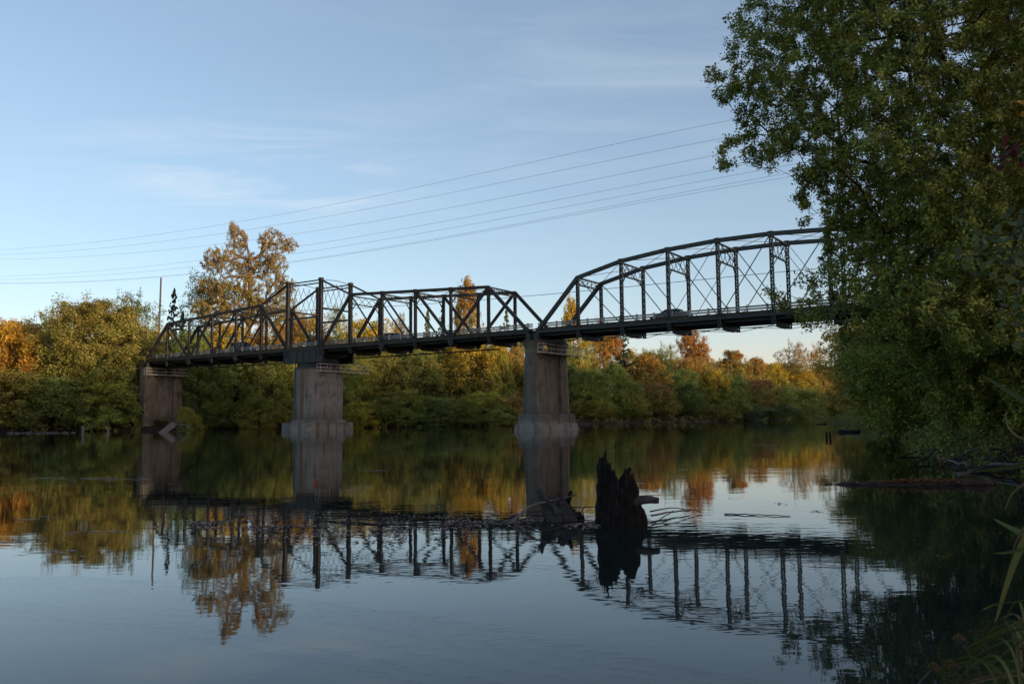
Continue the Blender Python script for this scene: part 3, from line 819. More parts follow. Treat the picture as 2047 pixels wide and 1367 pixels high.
def skeleton_mesh(name, NP, parent, R, mat, par, rmin=0.0, flare=True):
    """one tube segment per edge, as one mesh"""
    n = len(NP); i = np.arange(1, n); i = i[R[i] >= rmin]; p = parent[i]
    V = []; F = []; off = 0
    for thick, k in ((True, 7), (False, 3)):
        sel = (R[i] > .03) == thick
        a, b = NP[p[sel]], NP[i[sel]]
        if len(a) == 0: continue
        rb = R[i[sel]]; ra = np.minimum(R[p[sel]], rb * 1.35)
        d = unit(b - a); ref = np.where(np.abs(d[:, 2:3]) > .9, np.array([[1., 0, 0]]), np.array([[0, 0, 1.]]))
        u = unit(np.cross(d, ref)); v = np.cross(d, u)
        a = a - d * (rb * .3)[:, None]; b = b + d * (rb * .3)[:, None]
        ang = np.arange(k) * 2 * np.pi / k
        ca, sa = np.cos(ang), np.sin(ang)
        ringa = a[:, None] + ra[:, None, None] * (u[:, None] * ca[None, :, None] + v[:, None] * sa[None, :, None])
        ringb = b[:, None] + rb[:, None, None] * (u[:, None] * ca[None, :, None] + v[:, None] * sa[None, :, None])
        m_ = len(a); V.append(np.concatenate([ringa, ringb], 1).reshape(-1, 3))
        bi = (np.arange(m_) * 2 * k)[:, None] + off
        kk = np.arange(k)[None]; k2 = (np.arange(k) + 1) % k
        F.append(np.stack([bi + kk, bi + k2[None], bi + k + k2[None], bi + k + kk], -1).reshape(-1, 4)); off += m_ * 2 * k
    V = np.concatenate(V); F = np.concatenate(F).astype(np.int32)
    me = bpy.data.meshes.new(name)
    me.vertices.add(len(V)); me.vertices.foreach_set('co', V.reshape(-1).astype(np.float32))
    me.loops.add(F.size); me.loops.foreach_set('vertex_index', F.reshape(-1))
    me.polygons.add(len(F)); me.polygons.foreach_set('loop_start', np.arange(0, F.size, 4, dtype=np.int32))
    me.polygons.foreach_set('use_smooth', np.ones(len(F), bool))
    me.materials.append(mat); me.update(calc_edges=True)
    o = bpy.data.objects.new(name, me); COL.objects.link(o)
    if par is not None: o.parent = par
    return o

def leaf_cloud(C, rad, nleaf, size, r, up=.35, squash=.75, hue=None, shell=.45, out_from=None):
    """leaves around clump centres C (n,3) with radii rad (n,)"""
    n = len(C); tot = n * nleaf
    d = unit(r.normal(size=(tot, 3))); rr = r.random(tot) ** shell
    off = d * rr[:, None] * np.repeat(rad, nleaf)[:, None]; off[:, 2] *= squash
    P = np.repeat(C, nleaf, 0) + off
    nrm = unit(d * .6 + r.normal(size=(tot, 3)) * .6 + np.array([0, 0, up]))
    s = size * r.uniform(.65, 1.35, tot)
    Q = leaf_quads(P, nrm, s, r)
    ch = r.normal(size=n) * .18 if hue is None else hue
    h = np.clip(np.repeat(ch, nleaf) + r.normal(size=tot) * .10, 0, 1)
    cv = np.clip(1 + r.normal(size=n) * .16, .6, 1.5)
    v = np.repeat(cv, nleaf) * np.clip(1 + r.normal(size=tot) * .2, .5, 1.7)
    return Q, h, v

def prof_round(z):   return np.sqrt(np.clip(1 - ((z - .46) / .56) ** 2, 0, 1)) ** .8
def prof_bush(z):    return np.sqrt(np.clip(1 - ((z - .30) / .72) ** 2, 0, 1)) ** .8
def prof_poplar(z):  return np.clip(np.sqrt(np.clip(1 - ((z - .42) / .60) ** 2, 0, 1)) * (1.05 - .35 * z), 0, 1)
def prof_cone(z):    return np.clip((1 - z) * 1.05 + .03, 0, 1)
def make_crown(kind, seed):
    """crown 12 m high and 9 m wide with its base at z = 0; returns (mesh, trunk mesh builder)"""
    r = np.random.default_rng(seed); H, W = 12.0, 9.0
    if kind in ('round', 'bush', 'poplar', 'grand'):
        pf = dict(grand=prof_round, round=prof_round, bush=prof_bush, poplar=prof_poplar)[kind]
        n = {'poplar': 200, 'grand': 330}.get(kind, 190)
        z = r.uniform(.03 if kind == 'bush' else .08, .97, n); th = r.uniform(0, 2 * np.pi, n)
        # lobes: the outline swells and shrinks around the crown
        lob = 1 + .20 * np.sin(th * 2 + z * 7 + r.uniform(0, 6)) + .13 * np.sin(th * 5 + z * 11 + r.uniform(0, 6)) + .08 * r.normal(size=n)
        rr = pf(z) * lob * np.where(r.random(n) < .7, r.uniform(.78, 1.0, n), r.uniform(.2, .75, n))
        rad = r.uniform(.5, 1.2, n) * (1.0 if kind != 'poplar' else .8)
        C = np.stack([np.cos(th) * rr * (W / 2 - .6), np.sin(th) * rr * (W / 2 - .6), z * (H - 1.0) + .3], 1)
        if kind == 'poplar': C[:, 2] += .8 * (1 - rr); 
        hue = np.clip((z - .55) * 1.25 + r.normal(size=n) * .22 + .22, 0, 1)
        # stray twigs breaking the outline
        k = 110; zz = r.uniform(.15, 1.0, k); t2 = r.uniform(0, 2 * np.pi, k); r2 = pf(np.minimum(zz, .97)) * r.uniform(1.0, 1.2, k) + .03
        C2 = np.stack([np.cos(t2) * r2 * (W / 2 - .4), np.sin(t2) * r2 * (W / 2 - .4), zz * (H - .5) + .5], 1)
        big_ = kind == 'grand'
        Q, h, v = leaf_cloud(C, rad * (.8 if big_ else 1), 230 if big_ else 105, .15 if big_ else .25, r, hue=hue, squash=.9, shell=.33, up=.15)
        Q2, h2, v2 = leaf_cloud(C2, r.uniform(.2, .45, k), 22, .17, r, hue=np.clip((zz - .5) * 1.3 + .2, 0, 1), squash=1.3)
        Q, h, v = np.concatenate([Q, Q2]), np.concatenate([h, h2]), np.concatenate([v, v2])
        tb = MB(); tb.tube([(0, 0, -1.5), (.1, .05, 2.5), (0, .1, 6), (.1, 0, 9.5)], [.26, .2, .13, .04], 8)
        for i in range(9):
            a = r.uniform(0, 6.28); z0 = r.uniform(1.2, 6); L = W / 2 * .75
            tb.tube([(0, 0, z0), (math.cos(a) * L * .5, math.sin(a) * L * .5, z0 + 1.2), (math.cos(a) * L, math.sin(a) * L, z0 + 2.6)], [.10, .06, .02], 5)
    elif kind == 'cone':
        n = 330; z = r.uniform(.04, .99, n) ** .9; lay = z; th = r.uniform(0, 2 * np.pi, n)
        rr = prof_cone(lay) * r.uniform(.25, 1.05, n) * (1 + .25 * r.normal(size=n) * .6)
        C = np.stack([np.cos(th) * rr * W / 2, np.sin(th) * rr * W / 2, lay * H - rr * .9 + .6], 1)
        Q, h, v = leaf_cloud(C, r.uniform(.25, .55, n) * (1.25 - z), 34, .24, r, hue=r.random(n) * .4, squash=.6)
        tb = MB(); tb.tube([(0, 0, -1.5), (0, 0, 6), (0, 0, 12.2)], [.28, .17, .03], 8)
        for i in range(26):
            a = r.uniform(0, 6.28); z0 = r.uniform(1, 11); L = prof_cone(z0 / 12) * W / 2
            tb.tube([(0, 0, z0), (math.cos(a) * L, math.sin(a) * L, z0 - .2)], [.06, .015], 4)
    me = quads_mesh('crown', Q, h, v)
    return me, tb

VAR = {}
def variants(kind, count, seed):
    out = []
    for k in range(count):
        me, tb = make_crown(kind, seed + k)
        V = np.concatenate(tb.v); tm = bpy.data.meshes.new('trunk'); tm.from_pydata(V.tolist(), [], tb.f); tm.materials.append(M['bark'])
        out.append((me, tm))
    VAR[kind] = out
variants('round', 5, 100); variants('bush', 4, 200); variants('poplar', 3, 300); variants('cone', 2, 400); variants('grand', 1, 500)

def open_tree(kind, seed, H, W, n, leaf, nleaf, wood, split=2, crown_from=.22, size_r=.8, droop=0.0, tight=.85, given=None):
    """tree with visible limbs: a forked trunk, grown branches and leaf tufts at the twig ends"""
    r = np.random.default_rng(seed)
    # lobed envelope: several overlapping plumes
    A = []; plumes = []
    for k in range(split * 3 + 3):
        a = r.uniform(0, 2 * np.pi); rad = r.uniform(.0, .33) * W * (1 if k > 1 else .35); zc = r.uniform(crown_from + .16, .82) * H
        if k < split: zc = (.84 - .05 * k) * H; rad = W * (.06 + .13 * k); a = k * 2.6 + .3
        plumes.append((rad * math.cos(a), rad * math.sin(a), zc, W * r.uniform(.15, .24), H * r.uniform(.11, .17)))
    if given: plumes = given
    wt = np.array([p[3] * p[4] for p in plumes]); wt = wt / wt.sum()
    for _ in range(n):
        p = plumes[r.choice(len(plumes), p=wt)]
        d = unit(r.normal(size=3)) * r.random() ** .4
        A.append((p[0] + d[0] * p[3], p[1] + d[1] * min(p[3], 1.6), min(H, p[2] + d[2] * p[4]) - droop * r.random()))
    top = [(r.normal() * .3, r.normal() * .3, H * crown_from), (r.normal() * .5, r.normal() * .5, H * .5), (.4, 0, H * .8)]
    NP, par, R, tips = grow((0, 0, -1.5), A, r, top, seg=.9, twig=.014)
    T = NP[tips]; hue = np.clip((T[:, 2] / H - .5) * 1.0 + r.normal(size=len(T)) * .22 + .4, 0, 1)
    C = np.concatenate([T, (T + NP[par[tips]]) / 2]); hue = np.concatenate([hue, hue])
    Q, h, v = leaf_cloud(C, r.uniform(size_r * .5, size_r, len(C)), nleaf, leaf, r, hue=hue, squash=1.15, up=.1)
    me = quads_mesh('crown', Q, h, v)
    so = skeleton_mesh('trunk', NP, par, R, wood, None); tm = so.data; bpy.data.objects.remove(so)
    return me, tm
VAR['cottonwood'] = [open_tree('c', 41, 12, 7.2, 520, .17, 20, M['pale_bark'], 3, .2, .42), open_tree('c', 47, 12, 7.0, 420, .18, 18, M['pale_bark'], 2, .25, .45)]
def _pl(lst): return [((x - 490) / 205 * 9, r0 * .9, (839 - y) / 393 * 12, rx / 205 * 9, ry / 393 * 12) for x, y, rx, ry, r0 in lst]
VAR['big_cottonwood'] = [open_tree('c', 43, 12, 9, 2100, .085, 17, M['pale_bark'], 3, .2, .20, given=_pl([
    (472, 484, 24, 34, .2), (462, 456, 9, 14, 0), (543, 492, 30, 34, -.3), (574, 492, 20, 18, .5), (440, 530, 36, 32, -.6), (497, 540, 44, 36, .6), (552, 540, 26, 26, 0),
    (415, 582, 34, 26, .8), (478, 596, 62, 34, -.8), (560, 592, 34, 40, .4), (520, 640, 60, 34, .2), (430, 630, 50, 30, -.2)]))]
VAR['airy'] = [open_tree('a', 52, 12, 9.5, 420, .20, 9, M['bark'], 4, .2, .6), open_tree('a', 57, 12, 9.0, 380, .20, 9, M['bark'], 4, .2, .6)]
VAR['bare'] = [open_tree('b', 61, 12, 9.0, 520, .16, 3, M['pale_bark'], 4, .2, .6)]

def tree(name, label, group, px, ytop, wpx, Y, kind, a, b, base_z=None, var=None, rot=None, cat='tree', lean=0.0):
    top = at(px, ytop, Y); X = top[0]
    gz = float(ground_z(np.array([X]), np.array([Y]))[0]) if base_z is None else base_z
    gz = max(gz, -.3)
    H = top[2] - gz; Wm = wpx / F_PX * math.hypot(X, Y)
    return tree_at(name, label, group, X, Y, gz, H, Wm, kind, a, b, var, rot, cat, lean)
def tree_at(name, label, group, X, Y, gz, H, Wm, kind, a, b, var=None, rot=None, cat='tree', lean=0.0):
    vs = VAR[kind]; cm, tm = vs[(var if var is not None else random.randrange(len(vs))) % len(vs)]
    e = empty(name, (X, Y, gz), random.uniform(0, 6.28) if rot is None else rot)
    tag(e, label, cat, group)
    sx = Wm / 9.0; sz = H / 12.0
    sc = (sx * random.uniform(.95, 1.05), sx * random.uniform(.95, 1.05), sz)
    e.rotation_euler[1] = lean
    c = bpy.data.objects.new('crown', cm); COL.objects.link(c); c.parent = e; c.scale = sc
    if not cm.materials: cm.materials.append(None)
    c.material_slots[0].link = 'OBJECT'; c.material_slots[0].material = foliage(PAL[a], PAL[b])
    t = bpy.data.objects.new('trunk', tm); COL.objects.link(t); t.parent = e; t.scale = sc
    return e

FB = 'trees on the far bank'
T = [
 # px, ytop, width px, Y, kind, low colour, high colour, name, label
 (0, 630, 130, 141, 'round', 'or', 'gold', 'autumn_tree', 'bright orange tree cut by the left edge of the picture', 0),
 (62, 640, 90, 158, 'round', 'g', 'ru', 'autumn_tree', 'dull rust-red tree between the orange edge tree and the big round tree', 1),
 (195, 590, 215, 146, 'grand', 'og', 'ogold', 'broadleaf_tree', 'big round olive tree with a golden top left of the leaning pole', 2),
 (163, 567, 125, 168, 'bare', 'tan', 'tan', 'bare_tree', 'nearly bare pale twiggy tree poking up behind the big round tree', 0),
 (125, 600, 80, 170, 'airy', 'g', 'og', 'airy_tree', 'thin green tree left behind the big round tree', 0),
 (275, 568, 105, 172, 'airy', 'g', 'bg', 'airy_tree', 'airy green tree just left of the leaning pole', 1),
 (35, 735, 150, 138, 'bush', 'og', 'og', 'bank_willow', 'olive shrub hanging over the water at the far left', 0),
 (140, 745, 150, 138, 'bush', 'dg', 'g', 'bank_willow', 'dark green shrub over the water below the big round tree', 1),
 (215, 760, 120, 137, 'bush', 'g', 'yg', 'bank_willow', 'yellow-green shrub at the waterline between the two white pilings', 2),
 (238, 690, 100, 143, 'round', 'dg', 'og', 'broadleaf_tree', 'dark olive tree leaning towards the left pier', 3),
 (95, 700, 100, 145, 'round', 'og', 'ru', 'broadleaf_tree', 'brownish green tree in front of the rust-red one', 4),
 (348, 586, 76, 185, 'cone', 'bg', 'bg', 'conifer', 'narrow dark conifer right of the leaning pole', 0),
 (365, 630, 70, 180, 'cone', 'bg', 'dg', 'conifer', 'small dark conifer at the foot of the narrow one', 1),
 (492, 446, 205, 172, 'big_cottonwood', 'og', 'bronze', 'cottonwood', 'tallest tree, an orange lit cottonwood with forked top above the left arm', 0),
 (420, 520, 110, 178, 'airy', 'dg', 'og', 'airy_tree', 'dark olive tree on the left side of the tallest cottonwood', 1),
 (575, 590, 110, 182, 'cottonwood', 'og', 'bronze', 'cottonwood', 'lower orange tree right of the tallest cottonwood behind the tower', 1),
 (385, 655, 80, 160, 'round', 'dg', 'g', 'broadleaf_tree', 'dark green tree seen through the left arm', 0),
 (455, 640, 110, 165, 'round', 'og', 'gold', 'broadleaf_tree', 'golden green tree seen through the left arm of the swing span', 1),
 (545, 645, 110, 168, 'round', 'og', 'or', 'broadleaf_tree', 'orange flecked tree seen through the span left of the tower', 2),
 (618, 620, 100, 172, 'round', 'og', 'or', 'broadleaf_tree', 'olive tree with orange top seen through the tower legs', 3),
 (680, 600, 80, 180, 'airy', 'dg', 'og', 'airy_tree', 'thin dark tree behind the right tower leg', 0),
 (735, 630, 120, 165, 'round', 'yg', 'gold', 'broadleaf_tree', 'rounded yellow-green tree just right of the tower', 4),
 (800, 618, 70, 190, 'cottonwood', 'og', 'tan', 'cottonwood', 'thin pale orange tree right of the yellow-green one', 1),
 (855, 628, 66, 178, 'cone', 'dg', 'g', 'conifer', 'small green spire seen through the right arm', 1),
 (885, 615, 62, 185, 'cone', 'bg', 'dg', 'conifer', 'slim dark spire left of the orange poplar', 0),
 (933, 557, 82, 198, 'poplar', 'og', 'or', 'poplar', 'tall orange and green poplar rising through the right arm', 0),
 (1012, 628, 70, 200, 'cone', 'dg', 'og', 'conifer', 'small green conifer below the right end of the swing span', 0),
 (1140, 580, 78, 200, 'cottonwood', 'og', 'gold', 'cottonwood', 'orange yellow tree framed by the end post of the arched span', 0),
 (1195, 625, 60, 206, 'airy', 'og', 'or', 'airy_tree', 'small orange tree right of the end post of the arched span', 1),
 # under the swing span
 (400, 715, 110, 150, 'bush', 'dg', 'g', 'broadleaf_tree', 'very dark green tree right beside the left pier', 0),
 (470, 700, 130, 152, 'round', 'dg', 'g', 'broadleaf_tree', 'dark green round tree under the left arm', 1),
 (545, 705, 110, 151, 'round', 'g', 'og', 'broadleaf_tree', 'mid green tree just left of the round pier', 0),
 (620, 700, 90, 156, 'round', 'og', 'or', 'broadleaf_tree', 'green tree with orange tips hidden behind the round pier', 3),
 (712, 710, 90, 152, 'round', 'g', 'yg', 'broadleaf_tree', 'bright green tree just right of the round pier', 4),
 (770, 690, 120, 158, 'round', 'og', 'og', 'broadleaf_tree', 'broad grey-green tree under the right arm', 2),
 (838, 688, 100, 160, 'round', 'dg', 'og', 'broadleaf_tree', 'tall olive tree in the middle under the right arm', 1),
 (935, 672, 130, 164, 'round', 'og', 'gold', 'broadleaf_tree', 'golden tree under the right arm, brightest of the row', 0),
 (995, 675, 70, 166, 'poplar', 'g', 'gold', 'broadleaf_tree', 'slim golden green tree left of the tall tapered pier', 1),
 (1040, 700, 70, 175, 'airy', 'dg', 'bg', 'airy_tree', 'dark thin tree with sky showing through beside the tapered pier', 0),
 (800, 775, 110, 152, 'bush', 'g', 'og', 'bank_willow', 'low olive willow at the waterline right of the round pier', 3),
 (880, 790, 100, 152, 'bush', 'dg', 'g', 'bank_willow', 'low dark willow at the waterline under the right arm', 1),
 (965, 780, 110, 154, 'bush', 'g', 'yg', 'bank_willow', 'low yellow-green willow left of the tapered pier', 2),
 (1025, 790, 80, 158, 'bush', 'og', 'ru', 'bank_willow', 'low brownish willow against the tapered pier', 0),
 (720, 800, 70, 148, 'bush', 'yg', 'yg', 'bank_willow', 'low bright willow at the foot of the round pier', 2),
 (440, 800, 90, 148, 'bush', 'dg', 'g', 'bank_willow', 'low dark willow right of the left pier', 3),
 (520, 790, 90, 148, 'bush', 'og', 'g', 'bank_willow', 'low green willow left of the round pier', 0),
 # right of the tapered pier
 (1150, 655, 75, 196, 'round', 'g', 'gold', 'autumn_tree', 'bright yellow tree just right of the tapered pier', 1),
 (1205, 640, 120, 214, 'cottonwood', 'or', 'or', 'autumn_tree', 'orange brown tree filling the gap under the arched span', 0),
 (1246, 660, 84, 214, 'cone', 'bg', 'bg', 'conifer', 'blue-green conifer under the arched span', 0),
 (1292, 708, 110, 208, 'poplar', 'og', 'or', 'autumn_tree', 'pointed red-orange tree under the arched span', 2),
 (1325, 680, 70, 235, 'airy', 'dg', 'og', 'airy_tree', 'leggy dark tree left of the drooping orange one', 0),
 (1380, 640, 110, 240, 'cottonwood', 'or', 'or', 'autumn_tree', 'tall drooping orange tree below the middle of the arched span', 1),
 (1180, 735, 95, 185, 'bush', 'g', 'g', 'broadleaf_tree', 'pointed grey-green tree right of the tapered pier', 0),
 (1228, 728, 80, 192, 'poplar', 'g', 'g', 'broadleaf_tree', 'narrow light green tree at the bank under the arched span', 0),
 (1262, 760, 70, 192, 'bush', 'og', 'g', 'broadleaf_tree', 'short rounded green tree below the red-orange one', 1),
 (1310, 765, 90, 198, 'bush', 'og', 'ru', 'broadleaf_tree', 'brownish green tree at the bank below the red-orange one', 2),
 (1355, 735, 100, 212, 'round', 'dg', 'g', 'broadleaf_tree', 'dark green tree at the bank below the drooping orange one', 3),
 (1385, 712, 90, 225, 'round', 'og', 'or', 'autumn_tree', 'orange topped tree in front of the drooping one', 4),
 (1420, 735, 80, 222, 'round', 'g', 'gold', 'broadleaf_tree', 'green tree with a golden patch right of the orange topped one', 0),
 (1455, 745, 90, 228, 'round', 'g', 'g', 'broadleaf_tree', 'rounded light green tree in the middle of the right row', 2),
 (1465, 700, 90, 262, 'poplar', 'og', 'or', 'autumn_tree', 'orange tree standing highest in the right row', 1),
 (1510, 715, 70, 275, 'poplar', 'og', 'or', 'autumn_tree', 'second orange tree of the right row', 2),
 (1505, 755, 90, 250, 'round', 'og', 'ru', 'broadleaf_tree', 'brown-green tree right of the rounded light green one', 1),
 (1540, 722, 70, 300, 'round', 'yg', 'gold', 'broadleaf_tree', 'yellow tree of the right row left of the sparse pine', 0),
 (1580, 675, 66, 325, 'airy', 'dg', 'or', 'pine', 'sparse pine with orange side standing above the right row', 0),
 (1628, 680, 62, 335, 'airy', 'og', 'or', 'pine', 'second sparse pine standing above the right row', 1),
 (1552, 765, 80, 275, 'round', 'g', 'og', 'broadleaf_tree', 'dull green tree at the far bank below the sparse pine', 3),
 (1595, 735, 80, 320, 'round', 'og', 'gold', 'autumn_tree', 'gold crowned tree below the sparse pine', 4),
 (1640, 735, 90, 345, 'round', 'og', 'or', 'autumn_tree', 'gold crowned tree right of the two pines', 2),
 (1610, 775, 80, 310, 'bush', 'g', 'g', 'broadleaf_tree', 'green tree at the far waterline below the two pines', 0),
 (1665, 770, 80, 350, 'round', 'g', 'g', 'broadleaf_tree', 'green tree far upstream next to the near foliage', 1),
 (1700, 740, 90, 380, 'round', 'og', 'or', 'autumn_tree', 'farthest orange tree, half hidden by the near foliage', 0),
 (1715, 775, 80, 370, 'bush', 'g', 'og', 'broadleaf_tree', 'farthest green tree at the bend of the river', 2),
]
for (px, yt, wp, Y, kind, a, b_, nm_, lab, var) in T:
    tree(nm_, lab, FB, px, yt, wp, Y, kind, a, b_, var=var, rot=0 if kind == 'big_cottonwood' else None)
# low willows closing the far waterline on the right
for i, (px, Y, yt, a, b_, lab) in enumerate([
    (1185, 182, 800, 'og', 'yg', 'low yellowish willow at the water right of the tapered pier'), (1245, 190, 812, 'g', 'og', 'low green willow under the second panel of the arched span'),
    (1300, 199, 808, 'og', 'yg', 'low speckled willow under the third panel of the arched span'), (1365, 210, 800, 'dg', 'g', 'low dark willow under the drooping orange tree'),
    (1430, 218, 808, 'og', 'g', 'low willow left of the rounded light green tree'), (1490, 232, 806, 'bg', 'g', 'low blue-green willow right of the rounded light green tree'),
    (1540, 256, 806, 'dg', 'bg', 'low dark willow at the water far right of the row'), (1590, 285, 804, 'g', 'og', 'low olive willow far upstream')]):
    tree('bank_willow', lab, FB, px, yt, 95, Y, 'bush', a, b_, var=i)
# the wood behind the first rows
far_line = np.array(FAR)
ORD = ['first', 'second', 'third', 'fourth', 'fifth', 'sixth', 'seventh', 'eighth', 'ninth', 'tenth', 'eleventh', 'twelfth', 'thirteenth', 'fourteenth', 'fifteenth', 'sixteenth', 'seventeenth', 'eighteenth', 'nineteenth', 'twentieth', 'twenty-first', 'twenty-second', 'twenty-third', 'twenty-fourth']
CN = {'ogold': 'old gold', 'bronze': 'bronze', 'dg': 'dark green', 'g': 'green', 'og': 'olive', 'yg': 'yellow-green', 'gold': 'golden', 'or': 'orange', 'ru': 'rusty', 'bg': 'blue-green'}
xs = [-60, -20, 30, 85, 130, 180, 240, 300, 345, 400, 450, 510, 565, 620, 670, 715, 770, 820, 870, 915, 965, 1010, 1060, 1110]
for i, px in enumerate(xs):
    Y = 172 + (i % 3) * 9
    a, b_ = [('dg', 'og'), ('og', 'or'), ('g', 'gold'), ('dg', 'g'), ('og', 'gold')][i % 5]
    tree('background_tree', '%s tree with %s top in the wood behind, %s from the left' % (CN[a], CN[b_], ORD[i]), 'wood behind the left and middle far bank', px + random.uniform(-8, 8), random.uniform(655, 690) - (20 if px < 330 else 0), random.uniform(95, 130), Y, 'bush', a, b_)
xs2 = [1150, 1200, 1250, 1300, 1345, 1395, 1440, 1485, 1530, 1575, 1620, 1665, 1710, 1760, 1820]
for i, px in enumerate(xs2):
    Y = 235 + (px - 1150) * .33 + (i % 2) * 8
    a, b_ = [('og', 'or'), ('dg', 'og'), ('og', 'gold'), ('g', 'og')][i % 4]
    tree('background_tree', '%s tree with %s top in the upstream wood, %s from its left end' % (CN[a], CN[b_], ORD[i]), 'wood behind the right far bank', px + random.uniform(-6, 6), random.uniform(0, 18) + float(np.interp(px, [1150, 1300, 1450, 1600, 1800], [690, 694, 700, 720, 735])), random.uniform(80, 105), Y, 'bush', a, b_)
# undergrowth along the far waterline
r = np.random.default_rng(5); Cs = []
for (x0, y0), (x1, y1) in zip(FAR[2:-2], FAR[3:-1]):
    L = math.hypot(x1 - x0, y1 - y0); nx_, ny_ = -(y1 - y0) / L, (x1 - x0) / L
    for k in range(int(L / .30)):
        f = r.random(); o_ = -.7 + 16 * r.random() ** 1.7; Cs.append((x0 + (x1 - x0) * f + nx_ * o_, y0 + (y1 - y0) * f + ny_ * o_, r.uniform(.2, 1.0) + o_ * .35))
Cs = np.array(Cs); Q, h_, v_ = leaf_cloud(Cs, r.uniform(.5, 1.2, len(Cs)), 26, .28, r, hue=r.random(len(Cs)) * .8)
me = quads_mesh('undergrowth', Q, h_, v_); me.materials.append(foliage(PAL['dg'], PAL['og']))
o = bpy.data.objects.new('undergrowth', me); COL.objects.link(o); tag(o, 'low brush along the far waterline', 'undergrowth', kind='stuff')

# far-off wood that reads as one mass behind everything
r = np.random.default_rng(15); Cs = []
for _ in range(5200):
    px = r.uniform(-700, 2100); Yd = float(np.interp(px, [-700, 300, 1100, 1500, 2100], [210, 225, 255, 330, 430])) + r.uniform(0, 25)
    q = at(px, 800, Yd); Cs.append((q[0], Yd, 3 + r.random() ** .8 * (9.5 + 2.5 * math.sin(px * .03) + 1.5 * math.sin(px * .011))))
Cs = np.array(Cs); Q, h_, v_ = leaf_cloud(Cs, r.uniform(1.4, 2.6, len(Cs)), 26, .8, r, hue=np.clip(Cs[:, 2] / 18 + r.normal(size=len(Cs)) * .15, 0, 1))
me = quads_mesh('distant_wood', Q, h_, v_); me.materials.append(foliage(PAL['dg'], PAL['og']))
o = bpy.data.objects.new('distant_wood', me); COL.objects.link(o); tag(o, 'far wood closing the view behind the bank trees', 'wood', kind='stuff')

# ------------------------------------------------------------------ near right bank: big overhanging trees
def interp_edge(edge, y):
    return np.interp(y, [e[0] for e in edge], [e[1] for e in edge])
EDGE = [(-260, 1560), (-100, 1500), (0, 1490), (40, 1440), (100, 1418), (150, 1400), (185, 1412), (215, 1455), (250, 1440), (290, 1428), (330, 1425), (342, 1520), (372, 1590), (410, 1575), (435, 1578), (455, 1600), (500, 1625), (530, 1600), (556, 1570), (580, 1510), (604, 1520), (612, 1560), (650, 1585), (668, 1600), (690, 1640), (715, 1670), (760, 1700), (800, 1720), (850, 1745), (875, 1800)]
def in_holes(px, py):
    for (hx, hy, rx, ry) in ((1575, 318, 34, 16), (1660, 280, 12, 14), (1905, 45, 18, 24), (1915, 110, 26, 20), (1640, 690, 30, 25), (1590, 500, 40, 30), (1780, 215, 10, 10), (1650, 610, 20, 14), (1700, 655, 16, 10), (1515, 255, 14, 8), (1560, 80, 12, 8), (1640, 160, 10, 9), (1890, 155, 12, 14)):
        if ((px - hx) / rx) ** 2 + ((py - hy) / ry) ** 2 < 1: return True
    return False
def near_attractors(n, y0, y1, x1, Yc, dY, r, edge_pow=.8, shift=0, holes=True):
    A = []
    while len(A) < n:
        py = r.uniform(y0, y1); xe = float(interp_edge(EDGE, py)) + shift
        if xe > x1: continue
        px = xe + (x1 - xe) * r.random() ** edge_pow
        d = (px - xe)
        wd = 260 if 535 < py < 700 else 130
        w_ = 1 if d > wd else (.14 + .86 * (d / wd) ** 1.3 if wd > 200 else .38 + .62 * d / 130)     # sparser towards the outline
        if r.random() > w_: continue
        if holes and in_holes(px, py) and r.random() < .93: continue
        half = dY * min(1, .12 + (d / 380.0)) 
        Y = Yc + r.uniform(-half, half)
        A.append(at(px, py, Y))
    return np.array(A)
def spray_leaves(T, D, n, size, r, spread, hue0=0.3, hue_sd=.24, droop=.35):
    """leaves fanned around twig ends T, pointing along D"""
    k = len(T); tot = k * n
    base = np.repeat(T, n, 0) - np.repeat(D, n, 0) * (r.random(tot) * spread * 1.6)[:, None]
    off = r.normal(size=(tot, 3)) * spread * .45; off[:, 2] -= np.abs(r.normal(size=tot)) * spread * droop
    P = base + off
    nrm = unit(r.normal(size=(tot, 3)) * .75 + np.array([-.15, -.35, .75]))
    s = size * r.uniform(.6, 1.3, tot)
    Q = leaf_quads(P, nrm, s, r, .46)
    h = np.clip(np.repeat(hue0 + r.normal(size=k) * hue_sd, n) + r.normal(size=tot) * .08, 0, 1)
    v = np.clip(np.repeat(1 + r.normal(size=k) * .18, n) * (1 + r.normal(size=tot) * .22), .4, 1.9)
    return Q, h, v
def near_tree(name, label, base, trunk, A, seed, nleaf, size, spread, colours, bark, hue0=.3, twig=.0055, seg=.35, group=None):
    r = np.random.default_rng(seed)
    e = empty(name, tuple(base)); tag(e, label, 'tree', group)
    off = np.array(base, float)
    NP, par, R, tips = grow(np.zeros(3) - np.array((0, 0, .4)), A - off, r, [np.array(t) - off for t in trunk], seg=seg, twig=twig)
    skeleton_mesh('trunk', NP, par, R, bark, e)
    D = unit(NP[tips] - NP[par[tips]]); mid = NP[par[tips]]
    Tt = np.concatenate([NP[tips], mid[r.random(len(mid)) < .6]]); D2 = np.concatenate([D, D])[:len(Tt)]
    Q, h, v = spray_leaves(Tt, D2, nleaf, size, r, spread, hue0)
    me = quads_mesh('crown', Q, h, v); me.materials.append(foliage(*colours))
    c = bpy.data.objects.new('crown', me); COL.objects.link(c); c.parent = e
    return e
r = np.random.default_rng(21)
GB = 'trees on the near right bank'
A1 = near_attractors(9500, -250, 700, 2260, 23.5, 6.0, r)
A1b = near_attractors(1500, 640, 850, 2300, 22.0, 3.5, r, shift=120, holes=False)
A1 = np.concatenate([A1, A1b[A1b[:, 2] > 1.2]])
b1 = (15.2, 25.0, .6)
